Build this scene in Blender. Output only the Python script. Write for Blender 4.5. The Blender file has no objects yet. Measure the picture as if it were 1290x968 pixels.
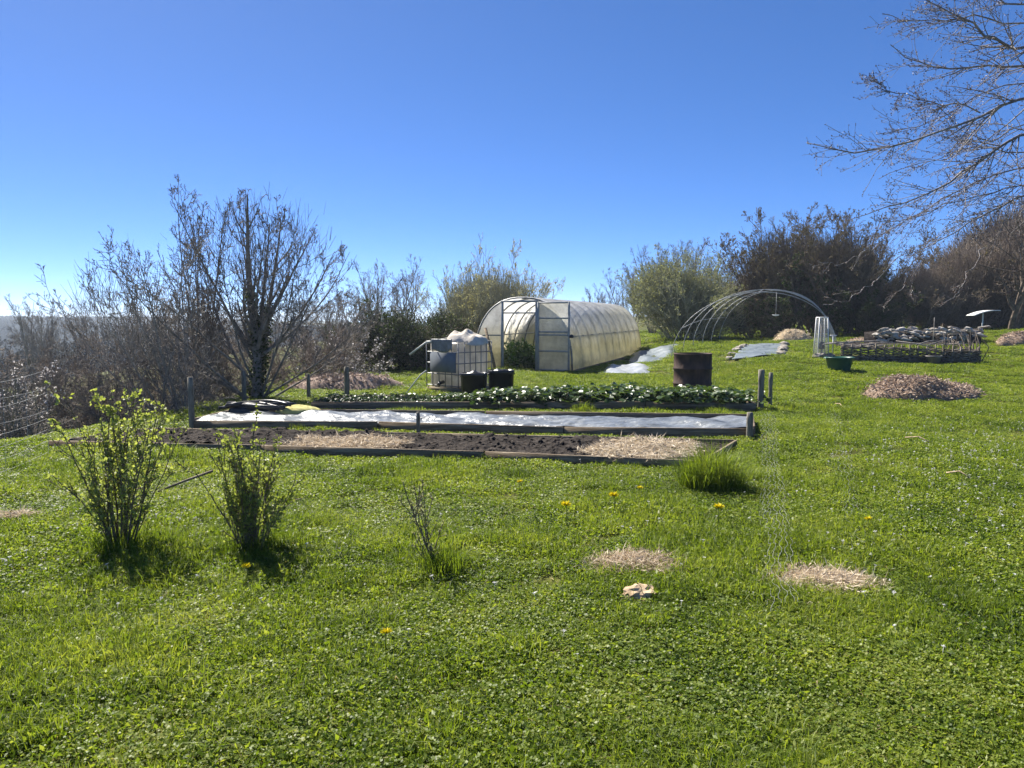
import bpy, math, random
import numpy as np
from mathutils import Vector, noise as mnoise

# ------------------------------------------------------------------ camera, world, sun, exposure
scn = bpy.context.scene
C = scn.collection
EYE = 1.65
FPX = 970.0
PITCH = math.atan(84 / FPX)

cam_d = bpy.data.cameras.new('camera')
cam_d.sensor_width = 36.0
cam_d.lens = 36.0 * FPX / 1290.0
cam_d.clip_start = 0.05
cam_d.clip_end = 4000
cam = bpy.data.objects.new('camera', cam_d)
C.objects.link(cam)
cam.location = (0, 0, EYE)
cam.rotation_euler = (math.pi / 2 - PITCH, 0, 0)
scn.camera = cam

SUN_AZ = math.radians(-38)      # left of the view direction (+y)
SUN_EL = math.radians(47)
world = bpy.data.worlds.new('World')
scn.world = world
world.use_nodes = True
wn = world.node_tree
for n in list(wn.nodes):
    wn.nodes.remove(n)
wo = wn.nodes.new('ShaderNodeOutputWorld')
wb = wn.nodes.new('ShaderNodeBackground')
sky = wn.nodes.new('ShaderNodeTexSky')
sky.sky_type = 'NISHITA'
sky.sun_disc = False
sky.sun_elevation = SUN_EL
sky.sun_rotation = SUN_AZ
sky.air_density = 0.45
sky.dust_density = 0.7
sky.ozone_density = 6.0
sky.altitude = 2500
wb.inputs['Strength'].default_value = 0.125
sky_gamma = wn.nodes.new('ShaderNodeGamma')
sky_gamma.inputs['Gamma'].default_value = 0.78
wn.links.new(sky.outputs[0], sky_gamma.inputs[0])
sky_sat = wn.nodes.new('ShaderNodeHueSaturation')
sky_sat.inputs['Saturation'].default_value = 1.24
sky_sat.inputs['Hue'].default_value = 0.5075
wn.links.new(sky_gamma.outputs[0], sky_sat.inputs['Color'])
wn.links.new(sky_sat.outputs[0], wb.inputs[0])
wn.links.new(wb.outputs[0], wo.inputs[0])

sun_d = bpy.data.lights.new('sun', 'SUN')
sun_d.energy = 5.0
sun_d.angle = math.radians(0.55)
sun_d.color = (1.0, 0.94, 0.84)
sun = bpy.data.objects.new('sun', sun_d)
C.objects.link(sun)
sd = Vector((math.sin(SUN_AZ) * math.cos(SUN_EL), math.cos(SUN_AZ) * math.cos(SUN_EL), math.sin(SUN_EL)))
sun.rotation_euler = sd.to_track_quat('Z', 'Y').to_euler()
sun.location = (-20, 20, 30)

scn.view_settings.view_transform = 'Standard'
scn.view_settings.look = 'None'
scn.view_settings.gamma = 1.0
scn.view_settings.exposure = 1.3
scn.view_settings.use_curve_mapping = False
scn.cycles.max_bounces = 8
scn.cycles.transparent_max_bounces = 16
scn.cycles.diffuse_bounces = 3
scn.cycles.transmission_bounces = 6
scn.cycles.use_denoising = True

RNG = np.random.default_rng(7)

# ------------------------------------------------------------------ helpers: noise, terrain, pixels
def _hash(i, j, s):
    h = (i * 374761393 + j * 668265263 + s * 974634777) & 0xFFFFFFFF
    h = ((h ^ (h >> 13)) * 1274126177) & 0xFFFFFFFF
    return ((h ^ (h >> 16)) & 0xFFFF) / 65535.0

def vnoise(x, y, s=0):
    x = np.asarray(x, float); y = np.asarray(y, float)
    xi = np.floor(x).astype(np.int64); yi = np.floor(y).astype(np.int64)
    fx = x - xi; fy = y - yi
    fx = fx * fx * (3 - 2 * fx); fy = fy * fy * (3 - 2 * fy)
    a = _hash(xi, yi, s); b = _hash(xi + 1, yi, s); c = _hash(xi, yi + 1, s); d = _hash(xi + 1, yi + 1, s)
    return (a * (1 - fx) + b * fx) * (1 - fy) + (c * (1 - fx) + d * fx) * fy

def fbm(x, y, s=0, o=3):
    r = 0; a = 1; t = 0
    for k in range(o):
        r = r + a * vnoise(np.asarray(x) * 2 ** k, np.asarray(y) * 2 ** k, s + k); t += a; a *= .5
    return r / t

def sm(t):
    t = np.clip(t, 0, 1)
    return t * t * (3 - 2 * t)

EDGE_Y = np.array([-30, 8.5, 9.6, 11, 13, 18, 23, 30, 45, 80, 400.])
EDGE_X = np.array([-8.5, -6.6, -6.4, -6.1, -5.4, -5.0, -5.2, -7, -9, -12, -20.])

def edge_x(y):
    return np.interp(y, EDGE_Y, EDGE_X)

def terr(x, y):
    x = np.asarray(x, float); y = np.asarray(y, float)
    z = 0.55 * sm((x - 4.2) / 3.5) * sm((y - 14) / 12) + 0.03 * np.maximum(0, np.minimum(x, 60) - 9) * sm((y - 14) / 16)
    d = edge_x(y) - x
    z = z - 2.6 * sm(d / 7) - 16 * sm((d - 8) / 120)
    z = z + 12 * sm((d - 170) / 200)
    z = z + (fbm(x * .45, y * .45, 3) - .5) * .10 * sm((np.hypot(x, y) - 1.0) / 4)
    z = z + (fbm(x * .12, y * .12, 9) - .5) * .16 * sm((np.hypot(x, y) - 8) / 8)
    return z

CP, SP = math.cos(PITCH), math.sin(PITCH)
def ray(px, py):
    a = (px - 645) / FPX; b = (484 - py) / FPX
    return np.array([a, b * SP + CP, b * CP - SP])

def at(px, py, Y):
    r = ray(px, py)
    return np.array([0, 0, EYE]) + r * (Y / r[1])

def gp(px, py):
    r = ray(px, py); o = np.array([0, 0, EYE])
    t = np.arange(1.5, 90, .02)
    P = o + r * t[:, None]
    below = P[:, 2] < terr(P[:, 0], P[:, 1])
    i = int(np.argmax(below)) if below.any() else len(t) - 1
    p = P[i].copy(); p[2] = float(terr(p[0], p[1]))
    return p

def tz(x, y):
    return float(terr(x, y))

# ------------------------------------------------------------------ helpers: materials
MAT = {}
def nodes_of(name):
    m = bpy.data.materials.new(name); m.use_nodes = True
    nt = m.node_tree
    for n in list(nt.nodes):
        nt.nodes.remove(n)
    return m, nt

def ramp_of(nt, fac, stops):
    r = nt.nodes.new('ShaderNodeValToRGB')
    el = r.color_ramp.elements
    while len(el) < len(stops):
        el.new(.5)
    for e, (p, c) in zip(el, stops):
        e.position = p; e.color = (*c, 1)
    nt.links.new(fac, r.inputs[0])
    return r

def surf(name, cols, scale=6.0, rough=.8, bump=.3, bscale=None, detail=5, stretch=(1, 1, 1), spec=.3, metal=0.0, bdist=.02, coat=0):
    """cols: list of base colours spread over a noise"""
    m, nt = nodes_of(name)
    L = nt.links.new
    out = nt.nodes.new('ShaderNodeOutputMaterial')
    b = nt.nodes.new('ShaderNodeBsdfPrincipled')
    tc = nt.nodes.new('ShaderNodeTexCoord')
    mp = nt.nodes.new('ShaderNodeMapping'); mp.inputs['Scale'].default_value = stretch
    L(tc.outputs['Object'], mp.inputs[0])
    n1 = nt.nodes.new('ShaderNodeTexNoise'); n1.inputs['Scale'].default_value = scale; n1.inputs['Detail'].default_value = detail
    n1.inputs['Roughness'].default_value = .65
    L(mp.outputs[0], n1.inputs['Vector'])
    k = len(cols)
    st = [(.32 + .36 * i / max(1, k - 1), c) for i, c in enumerate(cols)]
    r = ramp_of(nt, n1.outputs[0], st)
    L(r.outputs[0], b.inputs['Base Color'])
    b.inputs['Roughness'].default_value = rough
    b.inputs['Specular IOR Level'].default_value = spec
    b.inputs['Metallic'].default_value = metal
    b.inputs['Coat Weight'].default_value = coat
    if bump:
        n2 = nt.nodes.new('ShaderNodeTexNoise'); n2.inputs['Scale'].default_value = bscale or scale * 4; n2.inputs['Detail'].default_value = 6
        L(mp.outputs[0], n2.inputs['Vector'])
        bp = nt.nodes.new('ShaderNodeBump'); bp.inputs['Strength'].default_value = bump; bp.inputs['Distance'].default_value = bdist
        L(n2.outputs[0], bp.inputs['Height']); L(bp.outputs[0], b.inputs['Normal'])
    L(b.outputs[0], out.inputs[0])
    MAT[name] = m
    return m

def leafmat(name, cols, trans=.45, rough=.45, spec=.4, tcol=1.3, obj_rand=True, world_var=0):
    """diffuse + translucent leaf; colour varies by the mesh attribute rnd and by instance"""
    m, nt = nodes_of(name)
    L = nt.links.new
    out = nt.nodes.new('ShaderNodeOutputMaterial')
    at_ = nt.nodes.new('ShaderNodeAttribute'); at_.attribute_name = 'rnd'
    fac = at_.outputs['Fac']
    if obj_rand:
        oi = nt.nodes.new('ShaderNodeObjectInfo')
        mx = nt.nodes.new('ShaderNodeMath'); mx.operation = 'MULTIPLY_ADD'
        L(oi.outputs['Random'], mx.inputs[0]); mx.inputs[1].default_value = .35
        m2 = nt.nodes.new('ShaderNodeMath'); m2.operation = 'MULTIPLY'
        L(fac, m2.inputs[0]); m2.inputs[1].default_value = .65
        L(m2.outputs[0], mx.inputs[2])
        fac = mx.outputs[0]
    if world_var:      # patches of lusher and paler growth across the ground
        ge = nt.nodes.new('ShaderNodeNewGeometry'); nz = nt.nodes.new('ShaderNodeTexNoise')
        nz.inputs['Scale'].default_value = .9; nz.inputs['Detail'].default_value = 4; nz.inputs['Roughness'].default_value = .6
        L(ge.outputs['Position'], nz.inputs['Vector'])
        m3 = nt.nodes.new('ShaderNodeMath'); m3.operation = 'SUBTRACT'; L(nz.outputs[0], m3.inputs[0]); m3.inputs[1].default_value = .5
        m4 = nt.nodes.new('ShaderNodeMath'); m4.operation = 'MULTIPLY_ADD'; m4.use_clamp = True
        L(m3.outputs[0], m4.inputs[0]); m4.inputs[1].default_value = world_var * 4; L(fac, m4.inputs[2])
        fac = m4.outputs[0]
    k = len(cols)
    r = ramp_of(nt, fac, [(i / max(1, k - 1), c) for i, c in enumerate(cols)])
    b = nt.nodes.new('ShaderNodeBsdfPrincipled')
    L(r.outputs[0], b.inputs['Base Color'])
    b.inputs['Roughness'].default_value = rough
    b.inputs['Specular IOR Level'].default_value = spec
    t = nt.nodes.new('ShaderNodeBsdfTranslucent')
    tm = nt.nodes.new('ShaderNodeMix'); tm.data_type = 'RGBA'; tm.blend_type = 'MULTIPLY'
    tm.inputs['Factor'].default_value = 1
    L(r.outputs[0], tm.inputs['A']); tm.inputs['B'].default_value = (tcol * 1.15, tcol * 1.15, tcol * .55, 1) if tcol > 1 else (1, 1, 1, 1)
    L(tm.outputs['Result'], t.inputs[0])
    mix = nt.nodes.new('ShaderNodeMixShader'); mix.inputs[0].default_value = trans
    L(b.outputs[0], mix.inputs[1]); L(t.outputs[0], mix.inputs[2])
    L(mix.outputs[0], out.inputs[0])
    MAT[name] = m
    return m

def filmmat(name, col, transl=.5, transp=.2, rough=.35, stain=None):
    """plastic film: translucent, slightly see-through, glossy; stain = (colour, z_top)"""
    m, nt = nodes_of(name)
    L = nt.links.new
    out = nt.nodes.new('ShaderNodeOutputMaterial')
    tc = nt.nodes.new('ShaderNodeTexCoord')
    n1 = nt.nodes.new('ShaderNodeTexNoise'); n1.inputs['Scale'].default_value = 1.6; n1.inputs['Detail'].default_value = 7; n1.inputs['Roughness'].default_value = .7
    L(tc.outputs['Object'], n1.inputs['Vector'])
    dirt = tuple(c * .55 for c in col)
    r = ramp_of(nt, n1.outputs[0], [(.35, dirt), (.6, col)])
    colsock = r.outputs[0]
    if stain:
        sx = nt.nodes.new('ShaderNodeSeparateXYZ'); L(tc.outputs['Object'], sx.inputs[0])
        ma = nt.nodes.new('ShaderNodeMath'); ma.operation = 'MULTIPLY_ADD'
        L(n1.outputs[0], ma.inputs[0]); ma.inputs[1].default_value = .7
        L(sx.outputs['Z'], ma.inputs[2])
        dv = nt.nodes.new('ShaderNodeMath'); dv.operation = 'DIVIDE'; L(ma.outputs[0], dv.inputs[0]); dv.inputs[1].default_value = 3.0
        st = ramp_of(nt, dv.outputs[0], [((stain[1] + .05) / 3, (1, 1, 1)), ((stain[1] + .85) / 3, (0, 0, 0))])
        mx = nt.nodes.new('ShaderNodeMix'); mx.data_type = 'RGBA'
        L(st.outputs[0], mx.inputs['Factor']); L(colsock, mx.inputs['A'])
        r2 = ramp_of(nt, n1.outputs[0], [(.3, tuple(c * .5 for c in stain[0])), (.6, stain[0])])
        L(r2.outputs[0], mx.inputs['B'])
        colsock = mx.outputs['Result']
    b = nt.nodes.new('ShaderNodeBsdfPrincipled'); L(colsock, b.inputs['Base Color'])
    b.inputs['Roughness'].default_value = rough; b.inputs['Specular IOR Level'].default_value = .5
    t = nt.nodes.new('ShaderNodeBsdfTranslucent'); L(colsock, t.inputs[0])
    tp = nt.nodes.new('ShaderNodeBsdfTransparent')
    m1 = nt.nodes.new('ShaderNodeMixShader'); m1.inputs[0].default_value = transl
    L(b.outputs[0], m1.inputs[1]); L(t.outputs[0], m1.inputs[2])
    m2 = nt.nodes.new('ShaderNodeMixShader'); m2.inputs[0].default_value = transp
    L(m1.outputs[0], m2.inputs[1]); L(tp.outputs[0], m2.inputs[2])
    L(m2.outputs[0], out.inputs[0])
    bp = nt.nodes.new('ShaderNodeBump'); bp.inputs['Strength'].default_value = .25; bp.inputs['Distance'].default_value = .05
    n2 = nt.nodes.new('ShaderNodeTexNoise'); n2.inputs['Scale'].default_value = 5; L(tc.outputs['Object'], n2.inputs['Vector'])
    L(n2.outputs[0], bp.inputs['Height']); L(bp.outputs[0], b.inputs['Normal'])
    MAT[name] = m
    return m

# plain surfaces
surf('bark', [(.10, .088, .076), (.21, .185, .158), (.30, .27, .235)], scale=9, bump=.5, spec=.15, rough=.9)
surf('bark_pale', [(.15, .133, .115), (.29, .262, .228), (.40, .37, .325)], scale=9, bump=.4, spec=.2, rough=.8)
surf('bark_brown', [(.07, .054, .043), (.145, .115, .09), (.21, .172, .138)], scale=5, bump=.4, spec=.1, rough=.9)
surf('bark_mid', [(.12, .095, .075), (.23, .188, .152), (.32, .27, .225)], scale=5, bump=.4, spec=.1, rough=.9)
surf('bark_willow', [(.22, .21, .14), (.35, .335, .22), (.46, .435, .3)], scale=5, bump=.3, spec=.15, rough=.85)
surf('stem_brown', [(.07, .055, .035), (.15, .12, .08), (.2, .17, .12)], scale=14, bump=.3, spec=.2)
surf('cherry_bark', [(.13, .115, .112), (.21, .19, .185), (.36, .335, .32)], scale=10, bump=.4, spec=.25, rough=.7, stretch=(1, 1, 1))
surf('board_wood', [(.09, .062, .038), (.19, .145, .095), (.32, .26, .185)], scale=3, bump=.5, bscale=30, stretch=(.6, 4, 9), rough=.85)
surf('post_wood', [(.09, .08, .06), (.18, .165, .13), (.27, .25, .2)], scale=6, bump=.6, bscale=24, stretch=(5, 5, .8), rough=.9)
surf('soil', [(.014, .012, .011), (.036, .030, .026), (.068, .058, .05)], scale=9, bump=.9, bscale=22, rough=1.0, spec=.1, bdist=.04)
surf('rust', [(.018, .010, .008), (.05, .026, .018), (.10, .054, .036)], scale=5, bump=.3, bscale=30, rough=.75, spec=.35, stretch=(1, 1, .5))
surf('rust_dark', [(.012, .009, .008), (.025, .018, .015)], scale=5, bump=.2, rough=.7)
surf('steel', [(.24, .24, .24), (.38, .38, .37), (.48, .48, .47)], scale=8, bump=.1, rough=.55, metal=.3)
surf('steel_grey', [(.16, .165, .165), (.3, .31, .31)], scale=6, bump=.15, rough=.5, metal=.4)
surf('frame_grey', [(.26, .26, .25), (.42, .42, .40)], scale=6, bump=.1, rough=.55)
surf('wire', [(.3, .3, .3), (.5, .5, .49)], scale=12, bump=0, rough=.45, metal=.4)
surf('black_plastic', [(.010, .010, .011), (.022, .023, .025)], scale=5, bump=.15, rough=.35, spec=.5)
surf('plate_grey', [(.11, .125, .145), (.17, .19, .215)], scale=2, bump=.1, rough=.5, spec=.4)
surf('pallet_wood', [(.2, .16, .1), (.34, .28, .19)], scale=6, bump=.4, stretch=(1, 6, 6))
surf('fleece', [(.42, .37, .30), (.6, .56, .49)], scale=5, bump=.4, bscale=18, rough=.9, spec=.1)
surf('green_plastic', [(.012, .07, .045), (.022, .10, .065)], scale=4, bump=.08, rough=.38, spec=.5)
surf('stone', [(.12, .105, .09), (.25, .225, .195), (.4, .37, .33)], scale=7, bump=.6, bscale=22, rough=.9)
surf('stone_pale', [(.36, .25, .15), (.52, .38, .24), (.6, .46, .31)], scale=9, bump=.5, bscale=26, rough=.9)
surf('log_pale', [(.2, .18, .155), (.38, .35, .31), (.54, .51, .46)], scale=6, bump=.6, bscale=20, rough=.9, stretch=(1, 6, 6))
surf('wattle', [(.06, .05, .04), (.15, .122, .095), (.26, .22, .178)], scale=7, bump=.4, rough=.9)
surf('mulch_base', [(.15, .105, .075), (.27, .195, .145), (.38, .29, .225)], scale=18, bump=.9, bscale=40, rough=1, spec=.05, bdist=.05)
surf('straw_base', [(.3, .22, .14), (.5, .4, .27)], scale=14, bump=.8, bscale=40, rough=1, spec=.1, bdist=.03)
surf('leaf_litter', [(.14, .10, .08), (.27, .20, .165), (.38, .3, .25)], scale=10, bump=.8, rough=1)
surf('sheet_grey', [(.085, .095, .105), (.15, .165, .175), (.24, .255, .26)], scale=2.6, bump=.6, bscale=8, rough=.33, spec=.5, stretch=(1, 1.6, 1), bdist=.06)
surf('tarp_blue', [(.08, .10, .12), (.13, .16, .18), (.19, .22, .24)], scale=2.5, bump=.4, bscale=7, rough=.4, spec=.5, bdist=.05)
surf('tarp_white', [(.22, .24, .25), (.42, .44, .45)], scale=2.5, bump=.5, bscale=6, rough=.32, spec=.5, bdist=.06)
surf('cloth_yellow', [(.42, .38, .11), (.6, .55, .22)], scale=6, bump=.4, rough=.9)
surf('white_paint', [(.62, .62, .6), (.78, .78, .76)], scale=5, bump=.05, rough=.4)
surf('terracotta', [(.14, .13, .12), (.24, .22, .2)], scale=5, bump=.2)
surf('hose_grey', [(.36, .38, .33), (.5, .52, .46)], scale=5, bump=.1, rough=.5)

# leaves
leafmat('grass', [(.044, .076, .008), (.110, .160, .015), (.184, .236, .028), (.270, .292, .060)], trans=.48, rough=.5, spec=.24, world_var=.34)
leafmat('clover', [(.036, .068, .008), (.104, .158, .015), (.182, .238, .028), (.266, .294, .062)], trans=.48, rough=.48, spec=.3, world_var=.34)
leafmat('dry_grass', [(.18, .14, .07), (.36, .29, .16), (.5, .42, .26)], trans=.3, rough=.6, spec=.25)
leafmat('straw', [(.30, .22, .14), (.52, .42, .29), (.70, .60, .45), (.82, .75, .61)], trans=.25, rough=.6, spec=.25, tcol=1.0)
leafmat('wood_chip', [(.18, .125, .09), (.36, .27, .205), (.54, .44, .35), (.68, .59, .49)], trans=.08, rough=.85, spec=.12, tcol=1.0)
leafmat('young_leaf', [(.13, .16, .04), (.24, .28, .08), (.36, .40, .15)], trans=.5, rough=.5, spec=.3, tcol=1.15)
leafmat('strawberry_leaf', [(.022, .05, .012), (.05, .09, .024), (.10, .14, .05)], trans=.28, rough=.38, spec=.5)
leafmat('crop_leaf', [(.02, .05, .01), (.04, .09, .018), (.08, .14, .03)], trans=.35, rough=.4, spec=.4)
leafmat('willow_leaf', [(.17, .18, .115), (.26, .275, .175), (.35, .365, .24)], trans=.45, rough=.8, spec=.08, tcol=1.05)
leafmat('catkin', [(.34, .32, .19), (.47, .44, .28), (.58, .55, .37)], trans=.42, rough=.8, spec=.08, tcol=1.05)
leafmat('evergreen', [(.018, .030, .012), (.04, .06, .02), (.08, .10, .036)], trans=.28, rough=.55, spec=.2)
leafmat('dead_leaf', [(.065, .054, .04), (.12, .10, .072), (.18, .15, .11)], trans=.3, rough=.8, spec=.06)
leafmat('blossom', [(.58, .53, .52), (.72, .68, .66), (.8, .77, .75)], trans=.4, rough=.7, spec=.1, tcol=1.0)
leafmat('bud', [(.07, .045, .04), (.13, .08, .065)], trans=.1, rough=.5, spec=.3)
leafmat('dandelion', [(.70, .56, .01), (.80, .68, .02)], trans=.2, rough=.6, spec=.1, tcol=1.0)
leafmat('daisy', [(.6, .6, .58), (.74, .74, .72)], trans=.25, rough=.6, spec=.1, tcol=1.0)
leafmat('far_twig', [(.022, .021, .021), (.036, .034, .033), (.05, .047, .042)], trans=.05, rough=.9, spec=.05, tcol=1.0)
filmmat('film', (.88, .87, .83), transl=.55, transp=.08, rough=.28, stain=((.80, .72, .42), .95))
filmmat('film_door', (.86, .83, .70), transl=.55, transp=.25, rough=.35)
filmmat('ibc_plastic', (.90, .86, .77), transl=.55, transp=.0, rough=.4)
filmmat('film_clear', (.4, .42, .43), transl=.25, transp=.72, rough=.15)

def ground_material():
    m, nt = nodes_of('lawn_ground')
    L = nt.links.new
    out = nt.nodes.new('ShaderNodeOutputMaterial'); b = nt.nodes.new('ShaderNodeBsdfPrincipled')
    tc = nt.nodes.new('ShaderNodeTexCoord')
    n1 = nt.nodes.new('ShaderNodeTexNoise'); n1.inputs['Scale'].default_value = 26; n1.inputs['Detail'].default_value = 8
    n2 = nt.nodes.new('ShaderNodeTexNoise'); n2.inputs['Scale'].default_value = .7; n2.inputs['Detail'].default_value = 5
    L(tc.outputs['Object'], n1.inputs['Vector']); L(tc.outputs['Object'], n2.inputs['Vector'])
    r1 = ramp_of(nt, n1.outputs[0], [(.3, (.030, .030, .008)), (.5, (.070, .082, .018)), (.7, (.13, .13, .04))])
    r2 = ramp_of(nt, n2.outputs[0], [(.35, (.8, .85, .7)), (.65, (1.2, 1.1, 1.0))])
    mx = nt.nodes.new('ShaderNodeMix'); mx.data_type = 'RGBA'; mx.blend_type = 'MULTIPLY'; mx.inputs['Factor'].default_value = 1
    L(r1.outputs[0], mx.inputs['A']); L(r2.outputs[0], mx.inputs['B'])
    L(mx.outputs['Result'], b.inputs['Base Color'])
    b.inputs['Roughness'].default_value = .95; b.inputs['Specular IOR Level'].default_value = .1
    bp = nt.nodes.new('ShaderNodeBump'); bp.inputs['Strength'].default_value = .8; bp.inputs['Distance'].default_value = .03
    L(n1.outputs[0], bp.inputs['Height']); L(bp.outputs[0], b.inputs['Normal'])
    L(b.outputs[0], out.inputs[0])
    MAT['lawn_ground'] = m
ground_material()

# ------------------------------------------------------------------ helpers: meshes and objects
class MB:
    """collects vertices, faces and a random value per vertex; builds ONE mesh"""
    def __init__(self):
        self.v = []; self.f = []; self.r = []; self.n = 0; self.m = []
    def add(self, v, f, rnd=None, mi=0):
        v = np.asarray(v, float).reshape(-1, 3); f = np.asarray(f, np.int64)
        self.v.append(v); self.f.append(f + self.n)
        self.r.append(np.full(len(v), .5) if rnd is None else np.broadcast_to(np.asarray(rnd, float), (len(v),)))
        self.m.append(np.full(len(f), mi)); self.n += len(v)
        return self
    def mesh(self, name, mats, smooth=False):
        me = bpy.data.meshes.new(name)
        V = np.concatenate(self.v); R = np.concatenate(self.r)
        me.vertices.add(len(V)); me.vertices.foreach_set('co', V.ravel().astype(np.float32))
        loops = np.concatenate([f.ravel() for f in self.f])
        cnt = np.concatenate([np.full(len(f), f.shape[1]) for f in self.f])
        me.loops.add(len(loops)); me.loops.foreach_set('vertex_index', loops.astype(np.int32))
        st = np.zeros(len(cnt), np.int32); st[1:] = np.cumsum(cnt)[:-1]
        me.polygons.add(len(cnt)); me.polygons.foreach_set('loop_start', st)
        me.polygons.foreach_set('material_index', np.concatenate(self.m).astype(np.int32))
        if smooth:
            me.polygons.foreach_set('use_smooth', np.ones(len(cnt), bool))
        a = me.attributes.new('rnd', 'FLOAT', 'POINT'); a.data.foreach_set('value', R.astype(np.float32))
        for m in ([mats] if isinstance(mats, str) else mats):
            me.materials.append(MAT[m])
        me.update(calc_edges=True); me.validate()
        return me
    def build(self, name, mats, parent=None, smooth=False):
        o = bpy.data.objects.new(name, self.mesh(name, mats, smooth)); C.objects.link(o)
        if parent is not None:
            o.parent = parent
        return o
    # shapes
    def box(self, lo, hi, rnd=None, R=None, T=None):
        x0, y0, z0 = lo; x1, y1, z1 = hi
        b = min(x1 - x0, y1 - y0, z1 - z0) * .12
        pts = []
        # chamfered box: inset top and bottom rings
        for z, i in ((z0, b), (z0 + b, 0), (z1 - b, 0), (z1, b)):
            pts += [(x0 + i, y0 + i, z), (x1 - i, y0 + i, z), (x1 - i, y1 - i, z), (x0 + i, y1 - i, z)]
        v = np.array(pts, float)
        if R is not None: v = v @ np.asarray(R).T
        if T is not None: v = v + np.asarray(T)
        f = [[3, 2, 1, 0], [12, 13, 14, 15]]
        for k in range(3):
            for j in range(4):
                a = k * 4 + j; c = k * 4 + (j + 1) % 4
                f.append([a, c, c + 4, a + 4])
        return self.add(v, f, rnd)
    def tube(self, pts, r, sides=6, cap=True, rnd=None):
        P = np.asarray(pts, float)[None]; rr = np.broadcast_to(np.asarray(r, float), (P.shape[1],))[None]
        v, f = tubes(P, rr, sides)
        self.add(v, f, rnd)
        if cap:
            k = P.shape[1]
            base = self.n - len(v)
            for s in (0, k - 1):
                idx = np.arange(s * sides, (s + 1) * sides)
                self.add(np.zeros((0, 3)), (idx if s else idx[::-1])[None] + base - self.n, None)
        return self
    def lathe(self, prof, seg=24, cx=0, cy=0, rnd=None):
        prof = np.asarray(prof, float)
        a = np.arange(seg) / seg * 2 * math.pi
        v = np.stack([cx + prof[:, 0:1] * np.cos(a), cy + prof[:, 0:1] * np.sin(a), np.repeat(prof[:, 1:2], seg, 1)], -1).reshape(-1, 3)
        f = []
        for i in range(len(prof) - 1):
            for j in range(seg):
                k = (j + 1) % seg
                f.append([i * seg + j, i * seg + k, (i + 1) * seg + k, (i + 1) * seg + j])
        return self.add(v, f, rnd)

def tubes(P, R, sides):
    N, K, _ = P.shape
    t = np.gradient(P, axis=1); t /= np.linalg.norm(t, axis=2, keepdims=True) + 1e-9
    ref = np.zeros_like(t); vert = np.abs(t[..., 2:3]).mean(1, keepdims=True) > .8
    ref[...] = np.where(vert, np.array([1., 0, 0]), np.array([0, 0, 1.]))
    a = np.cross(t, ref); a /= np.linalg.norm(a, axis=2, keepdims=True) + 1e-9
    b = np.cross(t, a)
    ang = np.arange(sides) / sides * 2 * math.pi
    v = P[:, :, None] + R[:, :, None, None] * (a[:, :, None] * np.cos(ang)[:, None] + b[:, :, None] * np.sin(ang)[:, None])
    j = np.arange(sides); j2 = (j + 1) % sides
    k = np.arange(K - 1) * sides
    q = np.stack([k[:, None] + j, k[:, None] + j2, k[:, None] + sides + j2, k[:, None] + sides + j], -1).reshape(-1, 4)
    f = (np.arange(N) * K * sides)[:, None, None] + q
    return v.reshape(-1, 3), f.reshape(-1, 4)

def unit(v):
    return v / (np.linalg.norm(v, axis=-1, keepdims=True) + 1e-9)

def leaf_quads(pos, length, width, rng, up=.0, dirs=None, fold=.25):
    """diamond leaves at pos; returns verts, faces, rnd"""
    n = len(pos)
    d = unit(rng.normal(size=(n, 3)) + np.array([0, 0, up])) if dirs is None else dirs
    s = unit(np.cross(d, rng.normal(size=(n, 3))))
    nn = np.cross(d, s)
    l = (np.broadcast_to(length, (n,)) * rng.uniform(.6, 1.25, n))[:, None]; w = (np.broadcast_to(width, (n,)) * rng.uniform(.7, 1.2, n))[:, None]
    v = np.stack([pos, pos + d * l * .5 + s * w * .5 + nn * w * fold, pos + d * l, pos + d * l * .5 - s * w * .5 + nn * w * fold], 1)
    f = np.arange(n)[:, None] * 4 + np.array([0, 1, 2, 3])
    return v.reshape(-1, 3), f, np.repeat(rng.random(n), 4)

def blades(pos, h, w, rng, lean=.5):
    """grass blades: base, mid and tip"""
    n = len(pos)
    az = rng.uniform(0, 2 * math.pi, n); ln = rng.uniform(.05, 1, n) * lean
    d = np.stack([np.cos(az), np.sin(az), np.zeros(n)], 1)
    fz = rng.uniform(0, 2 * math.pi, n)
    s = np.stack([np.cos(fz), np.sin(fz), np.zeros(n)], 1)
    hh = (h * rng.uniform(.5, 1.2, n))[:, None]; ww = (np.broadcast_to(w, (n,)) * rng.uniform(.6, 1.2, n))[:, None]
    up = np.array([0, 0, 1.])
    mid = pos + d * hh * ln[:, None] * .35 + up * hh * .6
    tip = pos + d * hh * ln[:, None] * 1.1 + up * hh * (1 - .35 * ln[:, None])
    v = np.stack([pos - s * ww * .5, pos + s * ww * .5, mid + s * ww * .42, mid - s * ww * .42, tip], 1).reshape(-1, 3)
    b = np.arange(n)[:, None] * 5
    return v, b + np.array([0, 1, 2, 3]), b + np.array([3, 2, 4]), np.repeat(rng.random(n), 5)

def add_blades(mb, pos, h, w, rng, lean=.5, mi=0, rs=None):
    v, q, t, r = blades(pos, h, w, rng, lean)
    if rs is not None: r = rs[0] + r * (rs[1] - rs[0])
    n0 = mb.n
    mb.add(v, q, r, mi)
    mb.add(np.zeros((0, 3)), t + n0 - mb.n, None, mi)

def tag(o, label=None, cat=None, group=None, kind=None):
    if label: o['label'] = label
    if cat: o['category'] = cat
    if group: o['group'] = group
    if kind: o['kind'] = kind
    return o

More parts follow.
